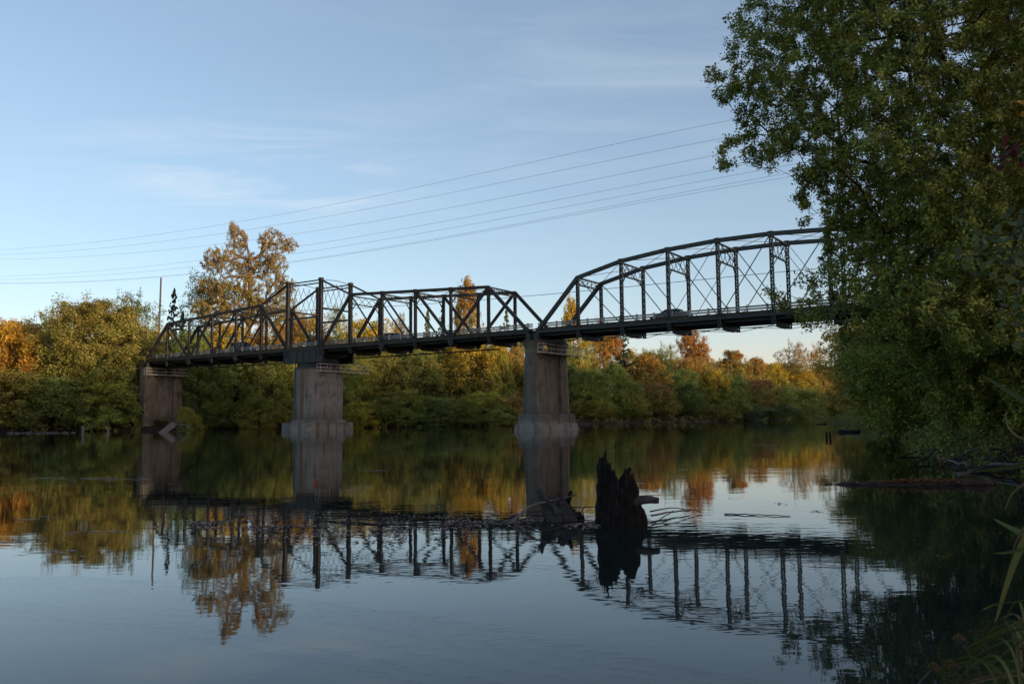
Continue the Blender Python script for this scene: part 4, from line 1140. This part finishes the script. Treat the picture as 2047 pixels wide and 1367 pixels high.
near_tree('boxelder', 'big dark overhanging tree filling the right side with branches reaching left over the bridge', b1,
          [(14.8, 25, 3.5), (14.0, 24.5, 7.0), (14.2, 24, 11.0)], A1, 31, 38, .105, .145, ((0.170, 0.240, 0.054), (0.360, 0.345, 0.062)), M['bark'], .28, group=GB)
A2 = near_attractors(3800, 675, 868, 2300, 36, 7.0, r, edge_pow=.9, shift=6, holes=False)
near_tree('riverside_maple', 'leafy green tree hanging low over the water behind the big right tree', (23.5, 38.0, 1.0),
          [(22.5, 38, 3.0), (22, 37, 6.0)], A2, 32, 24, .15, .26, ((0.185, 0.265, 0.052), (0.380, 0.360, 0.058)), M['bark'], .30, seg=.5, group=GB)
A3 = near_attractors(2200, 705, 858, 1990, 62, 8.0, r, edge_pow=1.0, shift=-14, holes=False)
near_tree('riverside_willow', 'lighter green willow farther along the right bank under the end of the arched span', (36.5, 64.0, 1.5),
          [(35, 64, 4.0)], A3, 33, 20, .24, .42, ((0.150, 0.210, 0.042), (0.340, 0.310, 0.045)), M['bark'], .3, seg=.8, group=GB)
# more of the right bank wood beyond, and the trees off to the right
for i, (X, Y, H, W_, kind, a, b_, lab) in enumerate([
    (46, 92, 15, 13, 'round', 'g', 'og', 'green tree on the right bank beneath the end of the arched span'),
    (54, 128, 16, 13, 'round', 'og', 'gold', 'olive tree on the right bank just upstream of the bridge'),
    (74, 170, 17, 14, 'round', 'g', 'or', 'green and orange tree farther up the right bank'),
    (100, 220, 18, 15, 'round', 'og', 'or', 'last orange tree visible on the right bank upstream'),
    (30, 44, 13, 10, 'round', 'dg', 'og', 'dense dark tree closing the wood behind the low green one'),
    (24, 30, 15, 10, 'round', 'dg', 'og', 'dense dark tree deep behind the big right tree'),
    (40, 56, 16, 12, 'round', 'dg', 'g', 'dark tree inland of the willow on the right bank')]):
    gz = float(ground_z(np.array([float(X)]), np.array([float(Y)]))[0])
    tree_at('bank_tree', lab, GB, X, Y, gz, H, W_, kind, a, b_, var=i)

# ------------------------------------------------------------------ stumps in the water
def stump(name, label, c, prof, r0, flare, tilt=(0, 0), wall=.07, seed=1, mat='old_wood', z0=-.35, nz=26, na=96):
    """broken hollow trunk: prof(theta) gives the height of the jagged rim"""
    r = np.random.default_rng(seed); e = empty(name, tuple(c)); tag(e, label, 'stump', 'dead stumps standing in the river')
    th = np.arange(na) * 2 * np.pi / na
    hgt = np.array([prof(t) for t in th])
    hgt = hgt * (1 + .05 * np.sin(th * 17 + 1)) + .025 * r.normal(size=na)
    grain = .045 * np.sin(th * 7 + 2) + .03 * np.sin(th * 13 + .5) + .018 * r.normal(size=na)
    def shell(inner):
        out = []
        for j in range(nz + 1):
            f = j / nz; z = z0 + (hgt - z0) * f
            rr = r0 * (1 + grain) * (1 + flare * np.exp(-(z - z0) * 3.2)) * (1 - .08 * np.clip(z, 0, 2)) + .012 * np.sin(z * 23 + th * 5)
            if inner: rr = rr - wall * (1 - .75 * f)
            out.append(np.stack([np.cos(th) * rr + tilt[0] * np.clip(z, 0, 9), np.sin(th) * rr * .9 + tilt[1] * np.clip(z, 0, 9), z], 1))
        return np.array(out)
    o_, i_ = shell(False), shell(True)
    V = np.concatenate([o_.reshape(-1, 3), i_.reshape(-1, 3)]); F = []
    for j in range(nz):
        for k in range(na):
            k2 = (k + 1) % na
            F.append((j * na + k, j * na + k2, (j + 1) * na + k2, (j + 1) * na + k))
            b0 = (nz + 1) * na; F.append((b0 + j * na + k2, b0 + j * na + k, b0 + (j + 1) * na + k, b0 + (j + 1) * na + k2))
    for k in range(na):
        k2 = (k + 1) % na; F.append((nz * na + k, nz * na + k2, (nz + 1) * na + nz * na + k2, (nz + 1) * na + nz * na + k))
    mb = MB(); mb.add(V, F); mb.build('hollow_trunk', M[mat], e, smooth=True)
    return e
def peaks(lst, floor):
    def f(t):
        h = floor
        for a, w_, hh in lst:
            d = abs((t - a + math.pi) % (2 * math.pi) - math.pi)
            h = max(h, floor + (hh - floor) * max(0, 1 - d / w_) ** 1.15)
        return h
    return f
def crooked(pts, r0, r1, r, n=9, jit=.02, sides=7):
    pts = np.array(pts, float); seg = np.linspace(0, len(pts) - 1, n)
    P = np.array([pts[int(min(s_, len(pts) - 1.001))] * (1 - (s_ % 1 if s_ < len(pts) - 1 else 1)) + pts[min(int(min(s_, len(pts) - 1.001)) + 1, len(pts) - 1)] * (s_ % 1 if s_ < len(pts) - 1 else 1) for s_ in seg])
    P[1:-1] += r.normal(size=(n - 2, 3)) * jit * np.array([1, .35, 1])
    b = MB(); b.tube(P, list(np.linspace(r0, r1, n)), sides); return b

def outline(cx, hh):
    def f(t):
        h = float(np.interp(math.cos(t), cx, hh))
        return h * (1.0 if math.sin(t) > 0 else .93 + .05 * math.sin(t * 9))
    return f
S1 = on_water(1246, 1052) + np.array((0, .32, 0))
e = stump('river_stump', 'tall black hollow stump with a high jagged spike on its left', S1, outline([-1, -.9, -.68, -.42, -.2, .04, .24, .43, .58, .73, .86, 1], [.80, .88, 1.02, .84, .72, .57, .62, .75, .70, .52, .36, .16]), .33, .34, seed=3)
r = np.random.default_rng(8)
b = crooked([(.05, -.16, .22), (.24, -.22, .35), (.40, -.26, .365), (.52, -.28, .35)], .085, .042, r, 7, .004, 9); b.build('side_stub', M['snag_pale'], e, smooth=True)
b = crooked([(-.05, .1, .0), (.02, .02, .5), (.16, -.02, .80)], .16, .03, r, 8, .02, 9); b.build('inner_snag', M['old_wood'], e, smooth=True)
S2 = on_water(1128, 1043) + np.array((0, .25, 0))
e = stump('river_stump', 'low grey broken stump leaning left beside the tall black one', S2, outline([-1, -.8, -.4, 0, .2, .38, .7, 1], [.46, .44, .28, .24, .42, .40, .18, .06]), .25, .45, tilt=(-.30, 0), seed=5, wall=.06, mat='snag_pale')
b = crooked([(.22, 0, -.05), (.05, -.05, .12), (.12, -.05, .44)], .13, .02, r, 7, .02, 9); b.build('inner_snag', M['old_wood'], e, smooth=True)
def drift(label, pxs, r0, r1, mat='wet_wood', name='drift_branch', grp='drift branches around the stumps', sides=6, jit=.004, n=10):
    """pxs: (px, py, z) - each point stands z above the water; its foot is read off the water plane"""
    P = []
    for (x, y, z) in pxs:
        w_ = on_water(x, y, z); P.append(w_)
    P = np.array(P); o_ = P[0].copy(); b = crooked(P - o_, r0, r1, r, n, jit, sides)
    o = b.build(name, M[mat], smooth=True); o.location = o_; tag(o, label, 'branch', grp); return o
drift('bleached branch rising from the water and crossing the low grey stump', [(1018, 1047, 0.0), (1060, 1010, .24), (1152, 989, .38)], .028, .012, 'grey_wood')
drift('thin dark branch lying left of the low grey stump', [(1012, 1036, .02), (1050, 1024, .08), (1090, 1020, .14)], .012, .006)
drift('thin branch sticking left from the low grey stump', [(1100, 1030, .04), (1040, 1030, .06), (985, 1043, .01)], .012, .005)
drift('curved twig between the two stumps', [(1140, 1013, .16), (1165, 1014, .15), (1192, 1012, .18)], .010, .006)
drift('small hooked twig standing between the two stumps', [(1168, 1033, .0), (1164, 1020, .10), (1170, 1012, .17)], .008, .005)
drift('long bowed twig floating right of the tall black stump', [(1300, 1022, .12), (1345, 1014, .12), (1402, 1023, .02)], .012, .005)
drift('pale stick lying on the water right of the tall black stump', [(1302, 1030, .05), (1350, 1022, .05), (1378, 1021, .04)], .016, .010, 'grey_wood')
drift('forked twig dipping into the water right of the tall black stump', [(1302, 1050, .0), (1325, 1035, .03), (1346, 1020, .06)], .010, .006)
drift('straight thin stick floating on the bright water right of the stumps', [(1448, 1027, .01), (1510, 1028, .015), (1580, 1031, .01)], .010, .006)
drift('long sunken branch along the leaf raft left of the stumps', [(640, 1040, .01), (800, 1050, .012), (1000, 1048, .012), (1185, 1040, .02)], .012, .010, n=26)
drift('curved branch lying in the leaf raft in front of the low stump', [(1050, 1052, .01), (1085, 1060, .015), (1130, 1054, .01)], .010, .006)

# floating leaves and scum caught by the branches
r = np.random.default_rng(77)
def floaters(n, fn, smin, smax, name, cols, label=None):
    P = []
    while len(P) < n:
        q = fn()
        if q is not None: P.append(q)
    P = np.array(P); P[:, 2] = r.uniform(.004, .012, n)
    nr = unit(np.stack([r.normal(size=n) * .12, r.normal(size=n) * .12, np.ones(n)], 1))
    Q = leaf_quads(P, nr, r.uniform(smin, smax, n), r, .7)
    me = quads_mesh(name, Q, r.random(n), r.uniform(.5, 1.5, n)); me.materials.append(foliage(*cols, trans=.05))
    o = bpy.data.objects.new(name, me); COL.objects.link(o); tag(o, label, 'leaves', kind='stuff')
def raft():
    x = r.uniform(380, 1200); t = (x - 380) / 820
    yc = 1046 + 8 * math.sin(x * .011) ; sp = 4 + 16 * math.sin(math.pi * min(1, t * 1.1)) ** 1.5 * (1 - .5 * t)
    y = yc + (12 * (1 - t)) + r.normal() * sp
    cl_ = math.sin(x * .05) + math.sin(x * .021 + y * .3) + math.sin(y * .55 + x * .013)
    if cl_ < r.uniform(-1.2, 1.2): return None
    return on_water(x, y)
floaters(3200, raft, .02, .075, 'floating_leaves', ((0.09, 0.075, 0.06), (0.26, 0.19, 0.14)), 'raft of drifted leaves and twigs left of the stumps')
def scat():
    x = r.uniform(-50, 2000); y = 900 + 210 * r.random() ** 1.3
    return on_water(x, y) if r.random() < .5 else None
floaters(55, scat, .02, .055, 'scattered_leaves', ((0.12, 0.10, 0.07), (0.26, 0.15, 0.05)), 'single leaves drifting on open water')
def rightsc():
    x = 1850 + r.normal() * 110; y = 1050 + abs(r.normal()) * 60
    return on_water(x, y) if y < 1360 else None
floaters(70, rightsc, .015, .04, 'scattered_leaves', ((0.12, 0.10, 0.07), (0.26, 0.20, 0.10)), 'small leaves drifting in the dark water on the right')
flecks = []  # froth streaks, plus bright ripples at the left painted as pale quads
for (x0, y0, x1, y1, k) in ((60, 955, 300, 957, 50), (700, 941, 770, 940, 14), (1190, 901, 1260, 899, 16), (1500, 890, 1545, 888, 14), (1655, 873, 1760, 870, 30), (0, 1083, 95, 1076, 26), (30, 1040, 120, 1034, 16), (840, 896, 1000, 898, 16), (20, 1108, 150, 1100, 20), (120, 1066, 260, 1060, 18)):
    for _ in range(k):
        f = r.random(); q = on_water(x0 + (x1 - x0) * f, y0 + (y1 - y0) * f + r.normal() * 1.6, .004); w_ = r.uniform(.02, .22) * q[1] / 20; d_ = w_ * .12
        flecks.append([q + (-w_, 0, 0), q + (0, -d_, 0), q + (w_, 0, 0), q + (0, d_, 0)])
flecks = np.array(flecks); me = quads_mesh('foam_and_ripple_glints', flecks, r.random(len(flecks)), np.ones(len(flecks))); me.materials.append(foliage((0.22, 0.24, 0.24), (0.34, 0.36, 0.36), trans=.05))
o = bpy.data.objects.new('foam_and_ripple_glints', me); COL.objects.link(o); tag(o, 'thin foamy streaks and painted bright ripples on the river', 'flecks', kind='stuff')
q = on_water(631, 968); b = MB()
b.add([(-.05, 0, .0), (.0, -.02, .0), (.06, 0, .03), (.045, .01, .09), (0, .015, .115), (-.035, .01, .06), (0.0, .02, .02)], [(0, 1, 6), (1, 2, 6), (2, 3, 6), (3, 4, 6), (4, 5, 6), (5, 0, 6)])
M['red_leaf'] = surf('red_leaf', [(0.3, (0.15, 0.03, 0.02)), (0.7, (0.24, 0.05, 0.03))], 9, .6)
o = b.build('floating_leaf', M['red_leaf']); o.location = q + np.array((0, 0, .002)); tag(o, 'single upright red leaf afloat in the reflection of the round pier', 'leaf')
for (x, y, lab) in ((880, 1075, 'curled brown leaf drifting below the leaf raft'), (1632, 1022, 'clump of bleached weed floating on the bright water'), (1560, 1007, 'small dark leaf floating on the bright water')):
    q = on_water(x, y); b = MB()
    for k in range(6):
        a = r.uniform(0, 6.28); c = np.array((r.normal() * .05, r.normal() * .03, .012)); d = np.array((math.cos(a), math.sin(a), r.uniform(-.05, .35))) * .05; s_ = np.array((-math.sin(a), math.cos(a), 0)) * .025
        b.add([c - d, c + s_, c + d, c - s_], [(0, 1, 2, 3)])
    o = b.build('floating_leaf', foliage((0.16, 0.10, 0.06), (0.2, 0.13, 0.08))); o.location = q; tag(o, lab, 'leaf')

# leafy log on the right
def log_thing(name, label, p0, p1, r0, r1, mat='wet_wood', n=14, jit=.015, sides=12, cat='log', group=None):
    p0 = np.array(p0, float); p1 = np.array(p1, float)
    b = crooked([p0 - p0, (p1 - p0) * .5, p1 - p0], r0, r1, r, n, jit, sides); e = empty(name, tuple(p0)); tag(e, label, cat, group); b.build('trunk', M[mat], e, smooth=True); return e
a_, b_ = on_water(1648, 968), on_water(1985, 970); a_[2] = -.01; b_[2] = .05
e = log_thing('floating_log', 'long wet log in the right foreground with red leaves piled on its right end', a_, b_, .045, .085, jit=.012, n=18)
n = 650; f = np.clip(.6 + r.normal(size=n) * .16, 0.02, 1.0); P = (b_ - a_)[None] * f[:, None]; P += r.normal(size=(n, 3)) * np.array([.05, .045, .01]); P[:, 2] = .045 + .045 * f + np.abs(r.normal(size=n)) * .03
Q = leaf_quads(P, unit(r.normal(size=(n, 3)) * .5 + np.array([0, -.3, 1])), r.uniform(.03, .08, n), r, .7)
me = quads_mesh('leaf_litter', Q, r.random(n), r.uniform(.5, 1.5, n)); me.materials.append(foliage((0.10, 0.04, 0.025), (0.26, 0.10, 0.035)))
o = bpy.data.objects.new('leaf_litter', me); COL.objects.link(o); o.location = a_; tag(o, 'red and brown leaves lying on the long wet log', 'leaves', kind='stuff')

# snags and logs farther up the right shore
def snag(label, px, py, L, ang, h, rad, mat='wet_wood', tilt=.05):
    q = on_water(px, py); d = np.array((math.cos(ang), math.sin(ang), tilt)) * L
    e = log_thing('shore_log', label, q + np.array((0, 0, h)) - d / 2, q + np.array((0, 0, h)) + d / 2, rad, rad * .7, mat, 8, .04, 9, group='logs and snags along the right shore')
    for k in range(3):
        f = r.uniform(-.4, .4); st = d * f + d * .5; b = crooked([st, st + np.array((r.normal() * .25, r.normal() * .2, r.uniform(.3, .7))) * L * .22], rad * .4, rad * .12, r, 4, .02, 5); b.build('branch_stub', M[mat], e)
snag('low black log with stubs off the right shore', 1697, 864, 1.9, .1, .05, .22)
snag('pale log slanting out of the water at the far right shore', 1765, 853, 4.4, .35, .55, .22, 'grey_wood', .16)
snag('dark tangle log under the low green foliage', 1800, 862, 3.4, -.1, .2, .25)
snag('tiny far dark log in mid river upstream', 1643, 848, 1.5, .0, .03, .15)
for i, (x, y, lab) in enumerate(((1652, 876, 'left of two little posts in the water off the right shore'), (1659, 876, 'right of two little posts in the water off the right shore'))):
    q = on_water(x, y); b = MB(); b.tube([(0, 0, -.5), (.02, 0, .42)], [.08, .07], 8); o = b.build('mooring_post', M['wet_wood']); o.location = q; tag(o, lab, 'post', 'posts off the right shore')
for (x, y, top, lab) in ((165, 869, 851, 'taller weathered white piling at the far left shore'), (215, 868, 855, 'shorter weathered white piling left of the left pier'), (63, 866, 860, 'stub of a dark piling at the far left edge of the shore')):
    q = on_water(x, y); hh = at(x, top, q[1])[2]; b = MB(); b.tube([(0, 0, -1), (.05, 0, hh * .5), (.02, 0, hh)], [.15, .14, .11], 10); o = b.build('piling', M['grey_wood'] if x > 100 else M['wet_wood']); o.location = q; tag(o, lab, 'piling', 'old pilings at the left shore')
# rocks at the left waterline
for i in range(16):
    x = 5 + i * 8.2 + r.uniform(-3, 3); q = on_water(x, 866.5 - x * .006); q[1] += r.uniform(.4, 2.5)
    b = MB(); ns, nr_ = 9, 5; vv = []; s_ = r.uniform(.18, .42)
    for j in range(nr_ + 1):
        for k in range(ns):
            a = 2 * math.pi * k / ns; ph = math.pi * (j + .02) / (nr_ + .04); rr = s_ * r.uniform(.8, 1.15)
            vv.append((math.cos(a) * math.sin(ph) * rr * 1.5, math.sin(a) * math.sin(ph) * rr, math.cos(ph) * rr * .6))
    b.add(vv, [(j * ns + k, j * ns + (k + 1) % ns, (j + 1) * ns + (k + 1) % ns, (j + 1) * ns + k) for j in range(nr_) for k in range(ns)] + [tuple(range(ns)), tuple(nr_ * ns + k for k in range(ns - 1, -1, -1))])
    o = b.build('shore_rock', M['rock']); o.location = q; tag(o, 'grey riprap rock at the far left waterline, %s from the left edge' % ORD[i], 'rock', 'riprap rocks at the far left waterline')
# concrete slab and driftwood heap at the foot of the left pier
q = on_water(335, 864); e = empty('broken_slab', tuple(q)); tag(e, 'grey broken slab leaning at the water in front of the left pier', 'slab')
b = MB(); b.bar((-1.0, 0, -.3), (.7, .5, 1.15), .75, .22, up=(0, 1, 0)); b.build('slab', M['grey_wood'], e)
for i in range(7):
    q = on_water(350 + r.uniform(-14, 14), 862); a = r.uniform(0, 3.14); L = r.uniform(1.4, 3.2); d = np.array((math.cos(a), .3 * math.sin(a), r.uniform(.1, .7))) * L
    b = crooked([-d / 2, np.zeros(3), d / 2], .10, .04, r, 6, .08, 6); o = b.build('drift_branch', M['grey_wood'] if i % 2 else M['wet_wood'], smooth=True); o.location = q + np.array((0, .6, .8 + .1 * i))
    tag(o, 'branch of the driftwood heap in front of the left pier, %s from the bottom' % ORD[i], 'branch', 'driftwood heap at the left pier')
for i, (x, Y, yt, a, bb) in enumerate(((372, 141, 812, 'g', 'yg'), (388, 142, 826, 'og', 'yg'), (262, 141, 815, 'dg', 'g'), (320, 143, 838, 'g', 'og'))):
    tree('bank_shrub', ['light green shrub just right of the left pier', 'small yellowish shrub right of the driftwood heap', 'dark shrub at the left side of the left pier', 'low weedy shrub at the foot of the left pier'][i], FB, x, yt, 34, Y, 'bush', a, bb, var=i, cat='shrub')

# ------------------------------------------------------------------ near right bank: litter, roots, branches, grass
NEARP = np.array(NEAR)
def bank_points(n, o0, o1, ymin, ymax):
    out = []
    while len(out) < n:
        y = r.uniform(ymin, ymax) ; 
        cand = [(a, b) for a, b in zip(NEAR[6:-3], NEAR[7:-2]) if min(a[1], b[1]) <= y <= max(a[1], b[1])]
        if not cand: continue
        a, b = cand[r.integers(len(cand))]; f = (y - a[1]) / (b[1] - a[1] + 1e-9); x = a[0] + (b[0] - a[0]) * f
        out.append((x + r.uniform(o0, o1), y))
    return np.array(out)
n = 16000; P2 = bank_points(n, -.3, 9, 3, 60); gz = ground_z(P2[:, 0], P2[:, 1]); ok = gz > .0
P = np.stack([P2[:, 0], P2[:, 1], np.maximum(gz, 0.0) + r.uniform(.0, .05, n)], 1)[ok]
Q = leaf_quads(P, unit(r.normal(size=(len(P), 3)) * .45 + np.array([0, 0, 1])), r.uniform(.06, .15, len(P)), r, .7)
me = quads_mesh('leaf_litter', Q, r.random(len(P)), r.uniform(.4, 1.4, len(P))); me.materials.append(foliage((0.12, 0.065, 0.035), (0.30, 0.13, 0.05)))
o = bpy.data.objects.new('leaf_litter', me); COL.objects.link(o); tag(o, 'fallen leaves covering the right bank', 'leaves', kind='stuff')
Cs = bank_points(2200, -.4, 9, 17, 150); gz = ground_z(Cs[:, 0], Cs[:, 1]); C3 = np.stack([Cs[:, 0], Cs[:, 1], gz + r.uniform(.1, 1.1, len(Cs))], 1)
Q, h_, v_ = leaf_cloud(C3, r.uniform(.25, .8, len(C3)), 60, .13, r, hue=r.random(len(C3)))
me = quads_mesh('undergrowth', Q, h_, v_); me.materials.append(foliage(PAL['dg'], PAL['og']))
o = bpy.data.objects.new('undergrowth', me); COL.objects.link(o); tag(o, 'low brush on the right bank', 'undergrowth', kind='stuff')
BR = [([(1868, 902, .0), (1890, 872, .55), (1925, 846, 1.2)], .07, .03, 'thick grey bent root arching out of the right bank'),
      ([(1866, 905, .0), (1872, 872, .5), (1876, 850, .9)], .05, .03, 'upright dead limb beside the bent root'),
      ([(1868, 908, .0), (1905, 925, .1), (1935, 930, .25)], .05, .03, 'branch sloping from the bent root into the water'),
      ([(1800, 915, .0), (1835, 900, .15), (1880, 893, .35)], .03, .02, 'thin branch reaching left over the water from the bank'),
      ([(1828, 930, .0), (1860, 908, .2), (1900, 900, .4)], .03, .02, 'second thin branch reaching left over the water'),
      ([(1885, 925, .0), (1935, 905, .3), (1985, 888, .6)], .05, .03, 'long bare branch lying along the right bank'),
      ([(1890, 878, .4), (1930, 884, .35), (1970, 874, .6)], .04, .02, 'curved bare branch above the long one'),
      ([(1915, 948, .0), (1970, 930, .15), (2047, 926, .3)], .05, .04, 'pale branch at the right bank waterline'),
      ([(1935, 940, .0), (1990, 935, .12), (2060, 938, .2)], .035, .03, 'thin pale branch under the waterline one'),
      ([(1905, 895, .3), (1950, 902, .3), (2030, 890, .6)], .03, .02, 'tangled twig crossing the leaf covered bank'),
      ([(1840, 880, .3), (1858, 860, .7), (1885, 858, .8)], .03, .02, 'small twig hanging under the low foliage'),
      ([(1930, 920, .1), (1960, 898, .4), (2010, 905, .4)], .03, .02, 'crooked twig leaning on the right bank')]
for pts, ra, rb, lab in BR:
    drift(lab, pts, ra, rb, 'grey_wood' if ra > .045 else 'wet_wood', grp='dead branches on the right bank', jit=.03, n=9)

def blade(pts, w0, name='blade', mat=None, parent=None, fold=.25):
    P = np.array(pts, float); n = 14; t = np.linspace(0, len(P) - 1, n); C = np.zeros((n, 3))
    for d in range(3): C[:, d] = np.interp(t, range(len(P)), P[:, d])
    for _ in range(3): C[1:-1] = (C[:-2] + 2 * C[1:-1] + C[2:]) / 4
    V = []; F = []
    for i in range(n):
        tan = C[min(i + 1, n - 1)] - C[max(i - 1, 0)]; tan /= np.linalg.norm(tan) + 1e-9
        side = np.cross(tan, (0, 1, 0.15)); side /= np.linalg.norm(side) + 1e-9; up_ = np.cross(side, tan)
        f = i / (n - 1); w = w0 * (math.sin(math.pi * min(1, f * 1.02 + .02)) ** .6 if name == 'leaf' else (1 - f) ** .55 * min(1, .35 + f * 3)) * .5 + .0006
        V += [C[i] - side * w, C[i] + up_ * w * fold, C[i] + side * w]
    for i in range(n - 1):
        for k in (0, 1): F.append((i * 3 + k, i * 3 + k + 1, i * 3 + k + 4, i * 3 + k + 3))
    b = MB(); b.add(V, F); return b
GRASS = foliage((0.10, 0.15, 0.035), (0.16, 0.19, 0.06)); DRY = foliage((0.20, 0.15, 0.09), (0.26, 0.20, 0.12))
def attr_fill(o, hue=.4, val=1.0):
    me = o.data; n = len(me.polygons)
    for nm_, v in (('hue', hue), ('val', val)):
        a = me.attributes.new(nm_, 'FLOAT', 'FACE'); a.data.foreach_set('value', np.full(n, v, np.float32))
e = empty('reed_plant', (1.9, 2.0, .2)); tag(e, 'broad bladed green reed bending into the right edge of the picture', 'reed')
base_r = np.array((1.9, 2.0, .2))
for pts, w_, mt, hue in (
    ([(2120, 990, 2.3), (2060, 1055, 2.3), (2031, 1112, 2.3), (2010, 1175, 2.3), (1988, 1250, 2.3)], .027, 'g', .6),
    ([(2140, 1105, 2.2), (2060, 1072, 2.2), (2020, 1055, 2.25), (1985, 1036, 2.3)], .018, 'g', .2),
    ([(2150, 1060, 2.1), (2080, 1085, 2.15), (2030, 1103, 2.2), (1985, 1106, 2.25)], .016, 'g', .5),
    ([(2140, 850, 1.9), (2080, 820, 1.9), (2020, 785, 1.95), (1962, 748, 2.0)], .018, 'g', .2),
    ([(2150, 905, 2.0), (2090, 920, 2.0), (2000, 938, 2.05), (1940, 942, 2.1)], .014, 'g', .5),
    ([(2150, 960, 2.1), (2060, 955, 2.1), (2022, 985, 2.15), (2008, 1020, 2.2)], .010, 'd', .5),
    ([(2130, 1010, 2.1), (2060, 1030, 2.1), (2030, 1085, 2.15), (2024, 1102, 2.2)], .009, 'd', .3),
    ([(2120, 880, 2.1), (2040, 880, 2.2), (2010, 850, 2.2), (2012, 820, 2.3)], .006, 'd', .5),
    ([(2140, 1190, 2.0), (2060, 1200, 2.1), (1990, 1205, 2.2), (1962, 1220, 2.2)], .007, 'g', .2)):
    P = [at(x, y, Y) - base_r for x, y, Y in pts]; o = blade(P, w_).build('blade', GRASS if mt == 'g' else DRY, e, smooth=True); attr_fill(o, hue, .45 if pts[0][1] in (850, 905) else random.uniform(.6, .9))
e = empty('grass_tussock', (1.5, 2.2, .1)); tag(e, 'tuft of long arching grass in the lower right corner', 'grass tuft')
bt = np.array((1.5, 2.2, .1))
for k in range(90):
    x0, y0 = r.uniform(2020, 2230), r.uniform(1400, 1560); Y0 = r.uniform(1.9, 2.5)
    x1 = r.uniform(1890, 2080); y1 = r.uniform(1250, 1400) + (2047 - x1) * .35
    if k < 16: x1 = 1865 + k * 9 + r.normal() * 8; y1 = 1345 - k * 6
    xm, ym = (x0 + x1) / 2 + 20, min(y0, y1) - r.uniform(10, 70)
    P = [at(x0, y0, Y0) - bt, at((x0 + xm) / 2 + 15, (y0 + ym) / 2 - 20, Y0) - bt, at(xm, ym, Y0 + .05) - bt, at((xm + x1) / 2, (ym + y1) / 2 - 14, Y0 + .1) - bt, at(x1, y1, Y0 + .15) - bt]
    d = r.random() < .22
    o = blade(P, r.uniform(.004, .011)).build('blade', DRY if d else GRASS, e, smooth=True); attr_fill(o, r.random() * .8, r.uniform(.3, .85))
# dead flower heads
for (x, y, x0, y0, lab) in ((1867, 1333, 1800, 1440, 'leftmost dead flower head above the lower right grass'), (1899, 1327, 1960, 1440, 'second dead flower head, touching the grass tips'), (1917, 1276, 1990, 1420, 'highest dead flower head beside the lower right grass')):
    q = at(x, y, 2.1); e = empty('seed_head', tuple(q)); tag(e, lab, 'flower', 'dead flower heads by the water')
    b = MB(); b.tube([np.zeros(3), (at(x0, y0, 2.2) - q) * .5 + np.array((0, 0, .02)), at(x0, y0, 2.2) - q], [.002, .0025, .003], 5); b.build('stem', M['grey_wood'], e)
    b = MB()
    for k in range(160):
        d = unit(r.normal(size=3)); d[2] = abs(d[2]) * 1.1 - .3; b.tube([d * .003, d * r.uniform(.009, .016)], [.0026, .0012], 3)
    M.setdefault('seed', surf('seed', [(0.3, (0.05, 0.035, 0.012)), (0.7, (0.13, 0.08, 0.025))], 40, .9)); b.build('head', M['seed'], e)

# bramble leaves hanging in at the right edge, and a twig with red leaves
def leafy_shoot(name, label, pts, leaf, n, cols, shape='broad'):
    P = np.array([at(*p) for p in pts]); e = empty(name, tuple(P[0])); tag(e, label, 'shoot'); P = P - P[0]
    b = crooked(P, .012, .004, r, 10, .02, 6); b.build('stem', M['bark'], e)
    t = np.linspace(0, len(P) - 1, n); C = np.stack([np.interp(t, range(len(P)), P[:, d]) for d in range(3)], 1) + r.normal(size=(n, 3)) * leaf * 1.3
    C[:, 2] -= leaf * .5; nr = unit(r.normal(size=(n, 3)) * .5 + np.array([-.2, -.7, .5])); t_ = unit(np.cross(nr, r.normal(size=(n, 3)))); bb = np.cross(nr, t_)
    s_ = leaf * r.uniform(.7, 1.3, n)[:, None]
    Q = np.stack([C - t_ * s_ * .55, C - t_ * s_ * .2 + bb * s_ * .42, C + t_ * s_ * .25 + bb * s_ * .33, C + t_ * s_ * .6, C + t_ * s_ * .25 - bb * s_ * .33, C - t_ * s_ * .2 - bb * s_ * .42], 1)
    me = quads_mesh('leaves', Q, r.random(n), r.uniform(.6, 1.3, n), 6); me.materials.append(foliage(*cols)); o = bpy.data.objects.new('leaves', me); COL.objects.link(o); o.parent = e
leafy_shoot('vine_shoot', 'hanging vine with big blue-green leaves at the right edge', [(2080, 430, 9), (2020, 470, 9), (1965, 480, 9), (1950, 520, 9)], .085, 70, ((0.045, 0.080, 0.032), (0.08, 0.11, 0.04)))
leafy_shoot('vine_shoot', 'lower hanging vine with big dark leaves at the right edge', [(2090, 380, 9), (2040, 440, 9), (2020, 540, 9.2), (2040, 660, 9.2)], .085, 110, ((0.045, 0.080, 0.032), (0.09, 0.11, 0.04)))
leafy_shoot('red_leaved_shoot', 'twig of dark red leaves at the right edge below the orange ones', [(2090, 300, 8.5), (2030, 300, 8.5), (1995, 320, 8.5)], .075, 40, ((0.05, 0.012, 0.012), (0.09, 0.02, 0.015)))
leafy_shoot('orange_leaved_shoot', 'few bright orange leaves at the right edge', [(2100, 215, 8.5), (2055, 205, 8.5), (2038, 212, 8.5)], .07, 16, ((0.50, 0.20, 0.02), (0.55, 0.28, 0.02)))
